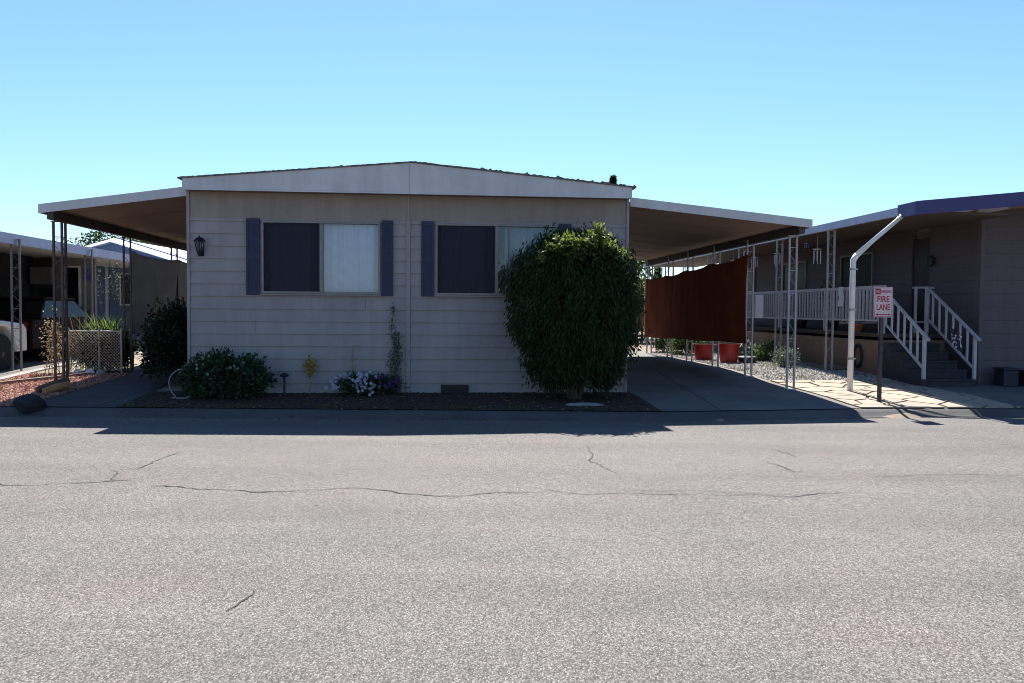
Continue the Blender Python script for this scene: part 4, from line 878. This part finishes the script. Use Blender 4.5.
b = MB(); zg = gz(11.4,5.6)+.02; b.lathe((11.45,5.75,zg),[(.20,0),(.22,.05),(.22,.14),(.19,.16)],18); single('drum_lid', b, M['box'], 'low dark round tray on the gravel right of the red tubs', 'tray')
b = MB(); zg = gz(11.2,6.2)+.02; b.lathe((11.25,6.5,zg),[(.07,0),(.09,.16),(.10,.16),(.10,.18)],14); single('flower_pot', b, M['white'], 'small white pot on the gravel right behind the nearer red tub', 'pot')

# ---------------------------------------------------------------- right neighbour
rh = thing('neighbour_home', 'mauve grey neighbouring home with indigo fascia and an entry stair', 'mobile home', 17, 1.3, gz(17,1.3)); zg = gz(15,1.3)
b = MB(); z = zg-.05
while z < 3.38:
    z1 = min(z+.255, 3.40); e0, e1 = .020, .003
    b.hexa([(14.35,1.3-e0,z),(24,1.3-e0,z),(24,1.4,z),(14.35,1.4,z),(14.35,1.3-e1,z1),(24,1.3-e1,z1),(24,1.4,z1),(14.35,1.4,z1)])
    for va, vb_ in ((1.41,2.96),(3.62,16.2)) if z > 1.05 else ((1.41,16.2),):
        b.hexa([(14.3-e0,va,z),(14.4,va,z),(14.4,vb_,z),(14.3-e0,vb_,z),(14.3-e1,va,z1),(14.4,va,z1),(14.4,vb_,z1),(14.3-e1,vb_,z1)])
    z = z1
b.prism([(14.36,1.302,3.402),(17.9,1.302,3.402),(17.9,1.302,3.915),(14.36,1.302,3.56)], (0,.09,0)); b.box(14.41,24,16.05,16.2,zg,3.4); put('wall', b, M['nwall'], rh)
b = MB(); b.box(14.27,14.348,1.268,1.408,zg-.05,3.4); put('corner_trim', b, M['nwall'], rh)
b = MB(); b.box(14.32,14.38,2.97,3.61,1.12,3.15); dr = put('door', b, M['door'], rh); b = MB(); b.lathe((14.29,3.52,2.1),[(.02,-.03),(.035,0),(.02,.02)],10,'x'); put('handle', b, M['galv'], dr)
b = MB(); b.lathe((14.20,2.78,2.62),[(.03,-.10),(.07,-.07),(.08,.08),(.03,.13)],10); b.box(14.20,14.296,2.75,2.81,2.60,2.72); put('wall_lamp', b, M['box'], rh)
for va, vb_ in ((5.2,6.8),(8.8,10.4),(12.6,14.0)):
    f = MB(); f.box(14.25,14.296,va,vb_,1.95,2.0); f.box(14.25,14.296,va,vb_,2.95,3.0); f.box(14.25,14.296,va,va+.05,2.0,2.95); f.box(14.25,14.296,vb_-.05,vb_,2.0,2.95)
    w = put('window', f, M['alu'], rh); g = MB(); g.box(14.28,14.295,va+.05,vb_-.05,2.0,2.95); put('pane', g, M['carglass'], w)
def zt(u): return 3.48+.1*(u-12.2) if u < 18 else 4.06-.1*(u-18)
b = MB()
for a, c in ((12.2,18),(18,24.5)): b.hexa([(a,0,zt(a)-.235+.02*(a>17)),(c,0,zt(c)-.235),(c,.03,zt(c)-.235),(a,.03,zt(a)-.235),(a,0,zt(a)),(c,0,zt(c)),(c,.03,zt(c)),(a,.03,zt(a))])
b.box(12.18,12.199,0,.56,3.245,3.475); put('fascia', b, M['nfasc'], rh)
b = MB()
for a, c in ((12.2,18),(18,24.5)): b.hexa([(a,.031,zt(a)-.13),(c,.031,zt(c)-.13),(c,16.5,zt(c)-.13),(a,16.5,zt(a)-.13),(a,.031,zt(a)+.012),(c,.031,zt(c)+.012),(c,16.5,zt(c)+.012),(a,16.5,zt(a)+.012)]) if a > 17 else b.hexa([(12.275,.031,zt(12.2)-.13),(18,.031,zt(18)-.13),(18,.56,zt(18)-.13),(12.275,.56,zt(12.2)-.13),(12.275,.031,zt(12.2)+.012),(18,.031,zt(18)+.012),(18,.56,zt(18)+.012),(12.275,.56,zt(12.2)+.012)])
b.hexa([(14.295,.561,3.45),(18,.561,3.82),(18,1.46,3.82),(14.295,1.46,3.45),(14.295,.561,3.70),(18,.561,4.07),(18,1.46,4.07),(14.295,1.46,3.70)])
b.hexa([(14.2,1.465,3.52),(18,1.465,3.92),(18,16.5,3.92),(14.2,16.5,3.52),(14.2,1.465,3.62),(18,1.465,4.07),(18,16.5,4.07),(14.2,16.5,3.62)])
put('roof', b, M['soffit'], rh)
pc = thing('porch', 'long covered porch with white railings and tan skirting beside the gravel strip', 'porch', 12.97, 8, gz(12.97,8))
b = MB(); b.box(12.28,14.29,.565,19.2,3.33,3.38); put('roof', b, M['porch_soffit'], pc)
b = MB(); b.box(12.2,12.27,.565,19.2,3.29,3.44); put('gutter', b, M['nbeam'], pc)
b = MB(); b.box(12.98,14.29,2.35,16,1.05,1.10)
for k in range(48): b.box(12.96,14.28,2.36+k*.284,2.36+k*.284+.276,1.101,1.128)
put('deck', b, M['deck'], pc)
b = MB(); b.box(12.985,13.02,2.35,16,gz(12.99,6)-.12,.98)
for k in range(12): b.box(12.975,12.984,2.4+k*1.15,2.4+k*1.15+.04,gz(12.99,6)-.12,.975)
b.box(12.985,14.3,2.345,2.37,gz(12.99,3)-.1,1.0); put('skirting', b, M['skirt'], pc)
pp = None
for v in (3.3,5.98,8.56,11.2,13.8,16.5,18.9):
    h = 3.29-gz(12.3,v)
    if pp is None: pp = put('post', scroll_post(h, .14), M['post_w'], pc, at=(12.3,v,gz(12.3,v)))
    else: dup(pp, pc, (12.3,v,3.29-h))
b = MB(); b.box(12.99,13.03,2.45,15.5,2.05,2.09); b.box(12.985,13.035,2.4,15.55,2.091,2.112); rl = put('railing', b, M['rail'], pc)
b = MB(); b.box(12.992,13.028,2.45,15.5,1.37,1.41); put('bottom_rail', b, M['rail'], rl)
bl = MB(); bl.box(-.016,.016,-.02,.02,0,.64); first = None; v = 2.5
bme = mesh_of('baluster', bl, M['rail'])
while v < 12.6:
    put('baluster', bme, None, rl, at=(13.01,v,1.41)); v += .148
for v in (2.42,5.0,7.6,10.2,12.8,15.4):
    b = MB(); b.box(12.985,13.035,v-.025,v+.025,1.1,2.09); put('rail_post', b, M['rail'], rl)
b = MB(); b.box(12.955,12.984,8.6,9.15,1.38,2.03); put('rail_panel', b, M['white'], rl)
# far landing rail (across the deck behind the stair head)
b = MB(); b.box(13.06,14.2,4.35,4.39,2.05,2.10); b.box(13.06,14.2,4.35,4.39,1.3,1.34); lr = put('landing_rail', b, M['rail'], pc)
for k in range(9): 
    b = MB(); b.box(13.1+k*.12,13.13+k*.12,4.355,4.385,1.34,2.05); put('baluster', b, M['rail'], lr)
# stairs
stt = thing('stairs', 'carpeted entry stairs with sloping white handrails up to the porch door', 'stairs', 13.4, .8, gz(13.4,.8)); zg = gz(13.4,.8)
NS = 6; rise = (1.10-zg)/NS; tread = .29
for k in range(NS-1):
    b = MB(); v0 = .78+k*tread; b.box(12.86,13.92,v0,2.345,zg+k*rise-.02*(k == 0),zg+(k+1)*rise-.001); b.box(12.855,13.925,v0-.025,v0+.05,zg+(k+1)*rise-.03,zg+(k+1)*rise+.004); put('step', b, M['stepm'], stt, bevel=.006)
for ui, u in enumerate((12.90,13.88)):
    v0, v1 = .80, 2.36; z0, z1 = zg+.16+.80, 1.10+.98; top = MB(); top.bar((u,v0-.14,z0-.08),(u,v1,z1),.05,.04); hr = put('handrail', top, M['rail'], stt)
    b = MB(); b.bar((u,v0,z0-.62),(u,v1,z1-.62),.035,.035); put('bottom_rail', b, M['rail'], hr)
    for k in range(8):
        s = k/7; v = v0+(v1-v0)*s; zz_ = z0+(z1-z0)*s; b = MB()
        if k in (0,7): b.box(u-.026,u+.026,v-.026,v+.026,zg+.14 if k == 0 else 1.10,zz_-.02); put('newel_post', b, M['rail'], hr)
        else: b.box(u-.016,u+.016,v-.016,v+.016,zz_-.62,zz_-.02); put('baluster', b, M['rail'], hr)
for u, v in ((13.88,2.75),(14.15,2.75)):
    b = MB(); b.box(u-.022,u+.022,v-.022,v+.022,1.13,2.10); put('landing_post', b, M['rail'], stt)
b = MB(); b.box(13.86,14.28,2.735,2.765,2.06,2.10); b.box(13.86,14.28,2.735,2.765,1.35,1.38); put('landing_bar', b, M['rail'], stt)
# downspout
dp = thing('downspout', 'white bent downspout pole running from the porch gutter down to the flagstones', 'downspout', 11.12, .1); zg = gz(11.12,.1)
b = MB(); b.tube([(11.12,.10,zg-.03),(11.13,.10,2.47),(11.19,.11,2.55)], .040, 10); b.tube([(11.17,.115,2.53),(12.19,.45,3.26),(12.22,.5,3.32)], .038, 10); put('pipe', b, M['white'], dp, smooth=True)
for zc in (.75, 1.6, 2.3):
    b = MB(); b.lathe((11.125,.10,zc),[(.044,-.02),(.044,.02)],14); b.box(11.16,11.225,.10,.17,zc-.012,zc+.012); put('strap', b, M['galv'], dp)
b = MB(); b.tube([(11.21,.18,zg-.03),(11.215,.18,2.44),(11.27,.19,2.52),(12.12,.52,3.20),(12.215,.55,3.30)], .016, 8); put('stay_rod', b, M['white'], dp, smooth=True)
# porch bits
def chime(u, v, z, lab, m, n=5, L=.28, w=.10):
    t = thing('wind_chime', lab, 'wind chime', u, v, z-L, 'ornaments hung from the porch gutter'); b = MB(); b.lathe((u,v,z-.10),[(w*.6,0),(w*.6,.015)],12); b.tube([(u,v,z-.085),(u,v,3.29)], .003, 4); put('top_disc', b, M[m], t)
    for k in range(n):
        a = k*6.283/n; x, y = u+math.cos(a)*w*.5, v+math.sin(a)*w*.5; l = L*(.6+.4*((k*3) % n)/n); b = MB(); b.tube([(x,y,z-.13),(x,y,z-.13-l)], .009, 6); b.tube([(x,y,z-.13),(u,v,z-.10)], .002, 4); put('chime_tube', b, M[m], t)
chime(12.42,4.2,3.05,'silver wind chime hanging in the porch bay nearest the downspout','chime',6,.36,.16)
chime(12.42,4.75,3.22,'small blue glass ornament hanging at the porch gutter','chime_b',3,.10,.10)
chime(12.42,6.4,3.1,'silver wind chime hanging between two white porch posts','chime',5,.34,.14)
chime(12.42,7.9,3.1,'pair of pale tubes hung just right of the rust shade cloth','chime',4,.34,.16)
chime(12.42,9.5,3.12,'wind chime hanging from the porch gutter above the rust shade cloth','chime',4,.26,.14)
b = MB(); b.lathe((13.25,3.95,1.13),[(.09,0),(.13,.14),(.14,.14),(.14,.17),(.1,.18)],16); single('clay_pot', b, M['terracotta'], 'orange clay pot on the porch deck behind the railing', 'pot')
rng = np.random.default_rng(71); t = thing('flower_pot', 'pot with magenta flowers on the porch near the fire lane sign', 'flower pot', 13.18, 2.75, 1.13)
b = MB(); b.lathe((13.18,2.75,1.13),[(.08,0),(.12,.22),(.13,.22),(.13,.25),(.09,.25)],14); put('pot', b, M['box'], t)
P = np.array([13.18,2.75,1.62])+rng.normal(size=(220,3))*np.array([.07,.06,.12]); b = MB(); b.arr(*leaves(P, rng.normal(size=P.shape)+np.array([0,0,.5]), .06, .03, rng)); put('foliage', b, M['flower_leaf'], t)
P = np.array([13.18,2.72,1.85])+rng.normal(size=(60,3))*np.array([.06,.04,.07]); b = MB(); b.arr(*leaves(P, rng.normal(size=P.shape), .06, .05, rng)); put('flower', b, M['petal_m'], t)
for u, v, h, lab in ((13.35,5.3,.75,'tall dark leafy potted plant behind the porch railing, nearest the downspout'),(13.3,6.9,.55,'small dark leafy potted plant behind the porch railing between two posts')):
    t = thing('potted_plant', lab, 'potted plant', u, v, 1.13); b = MB(); b.lathe((u,v,1.13),[(.10,0),(.15,.26),(.16,.26),(.16,.30),(.12,.30)],14); put('pot', b, M['box'], t)
    P = np.array([u,v,1.43+h*.5])+rng.normal(size=(700,3))*np.array([.12,.12,h*.25]); b = MB(); b.arr(*leaves(P, rng.normal(size=P.shape)+np.array([0,0,.4]), .09, .04, rng)); put('foliage', b, M['flower_leaf'], t)
b = MB(); vs = []; n = 10
for i in range(n+1):
    for j in range(n+1): vs.append((12.965-.012*math.sin(i*1.7)-.01*j/n, 4.02+.26*i/n+.02*math.sin(j*.8), 2.12-.42*j/n-.05*abs(i/n-.5)*j/n))
b.add(vs, [(i*(n+1)+j,(i+1)*(n+1)+j,(i+1)*(n+1)+j+1,i*(n+1)+j+1) for i in range(n) for j in range(n)])
single('towel', b, M['whitep'], 'pale cloth hung over the porch railing below the nearest wind chime', 'cloth', smooth=True)
# spotted cloth on the stair rail
b = MB(); n = 12; vs = []
for i in range(n+1):
    for j in range(n+1): vs.append((13.84-.02*math.sin(i*1.3)-.03*j/n, 1.12+.30*i/n+.05*math.sin(j*.5), 1.12+.19*i/n-.30*j/n+.02*math.sin(i*.9)))
b.add(vs, [(i*(n+1)+j,(i+1)*(n+1)+j,(i+1)*(n+1)+j+1,i*(n+1)+j+1) for i in range(n) for j in range(n)])
cm = bpy.data.materials.new('spotted cloth dots'); cm.use_nodes = True; N = cm.node_tree.nodes; L = cm.node_tree.links
vv = N.new('ShaderNodeTexVoronoi'); vv.inputs['Scale'].default_value = 16; tcx = N.new('ShaderNodeTexCoord'); L.new(tcx.outputs['Object'], vv.inputs['Vector'])
L.new(ramp2(N, L, vv.outputs['Distance'], .34, (.75,.75,.78), .42, (.03,.03,.05)).outputs[0], N['Principled BSDF'].inputs['Base Color'])
single('spotted_cloth', b, cm, 'black and white spotted cloth draped over the stair handrail', 'cloth', smooth=True)
# coiled hose on skirting
b = MB()
for k in range(5):
    r_ = .15+.012*k; b.tube([(12.955-.012*(k % 2),3.34+r_*math.cos(i/28*6.283),.62+r_*1.3*math.sin(i/28*6.283)) for i in range(28)], .011, 6, closed=True)
single('hose_coil', b, M['box'], 'dark coiled hose hung on the tan skirting behind the downspout', 'hose', smooth=True)
for u, v, a, h, d_, lab in ((14.62,.95,.30,.30,.28,'small dark storage box against the mauve siding right of the stairs'),(15.35,.86,.85,.26,.36,'low dark storage box at the picture edge before the mauve siding')):
    zg = gz(u, v)+.012; t = thing('storage_box', lab, 'box', u, v, zg); b = MB(); b.box(u-a/2,u+a/2,v-d_/2,v+d_/2,zg,zg+h); put('bin', b, M['box'], t, bevel=.01)
    b = MB(); b.box(u-a/2-.015,u+a/2+.015,v-d_/2-.015,v+d_/2+.015,zg+h+.001,zg+h+.04); put('lid', b, M['box'], t, bevel=.01)

# ---------------------------------------------------------------- fire lane sign
def text_mesh(txt, size, cu, y, cz, wmax):
    c = bpy.data.curves.new('lettering', 'FONT'); c.body = txt; c.size = size; c.align_x = 'CENTER'; c.align_y = 'CENTER'; c.extrude = .0008; c.offset = size*.022
    o = bpy.data.objects.new('lettering', c); COL.objects.link(o); bpy.context.view_layer.update(); dg = bpy.context.evaluated_depsgraph_get()
    me = bpy.data.meshes.new_from_object(o.evaluated_get(dg)); V = np.array([v.co[:] for v in me.vertices]); F = [tuple(p.vertices) for p in me.polygons]; bpy.data.objects.remove(o); bpy.data.meshes.remove(me); bpy.data.curves.remove(c)
    w = V[:,0].max()-V[:,0].min(); k = wmax/w; mid = (V[:,0].max()+V[:,0].min())/2; mz = (V[:,1].max()+V[:,1].min())/2
    return [(cu+(x-mid)*k, y-z_, cz+(yy-mz)) for x, yy, z_ in V], F
U, Vv = 10.95, -1.19; zg = gz(U, Vv); sg = thing('fire_lane_sign', 'white and red fire lane sign on a dark square post at the flagstone edge', 'sign', U, Vv)
b = MB(); b.box(U-.026,U+.026,Vv-.026,Vv+.026,zg-.1,1.90); put('post', b, M['black_post'], sg, bevel=.004)
y = Vv-.034; SU = U+.012; z0, z1 = 1.48, 1.955; SW = .152
b = MB(); b.box(SU-SW,SU+SW,y,y+.005,z0,z1); pl = put('sign_plate', b, M['sign'], sg, bevel=.002)
b = MB()
for q in ((SU-SW+.010,SU+SW-.010,z0+.010,z0+.017),(SU-SW+.010,SU+SW-.010,z1-.017,z1-.010),(SU-SW+.010,SU-SW+.016,z0+.017,z1-.017),(SU+SW-.016,SU+SW-.010,z0+.017,z1-.017)): b.box(q[0],q[1],y-.0015,y-.0003,q[2],q[3])
b.box(SU-.13,SU-.048,y-.0015,y-.0003,z1-.118,z1-.024)
b.box(SU-.09,SU+.09,y-.0015,y-.0003,z0+.038,z0+.050)
for s in (-1,1): b.prism([(SU+s*.088,y-.0015,z0+.022),(SU+s*.125,y-.0015,z0+.044),(SU+s*.088,y-.0015,z0+.066)], (0,.0012,0))
for txt, size, cu, cz, w in (('PARKING',.062,SU+.045,z1-.072,.165),('FIRE',.135,SU,z1-.190,.20),('LANE',.135,SU,z1-.315,.22)): b.add(*text_mesh(txt, size, cu, y-.001, cz, w))
put('lettering', b, M['signred'], pl)
for zb2 in (z0+.030, z1-.0125):
    b = MB(); b.lathe((SU-.012,y-.003,zb2),[(.0075,.0),(.0075,-.003),(.003,-.005)],8,'y'); put('bolt', b, M['galv'], pl)
b = MB(); b.add(*text_mesh('NO', .05, SU-.089, y-.0032, z1-.071, .06)); put('lettering', b, M['sign'], pl)
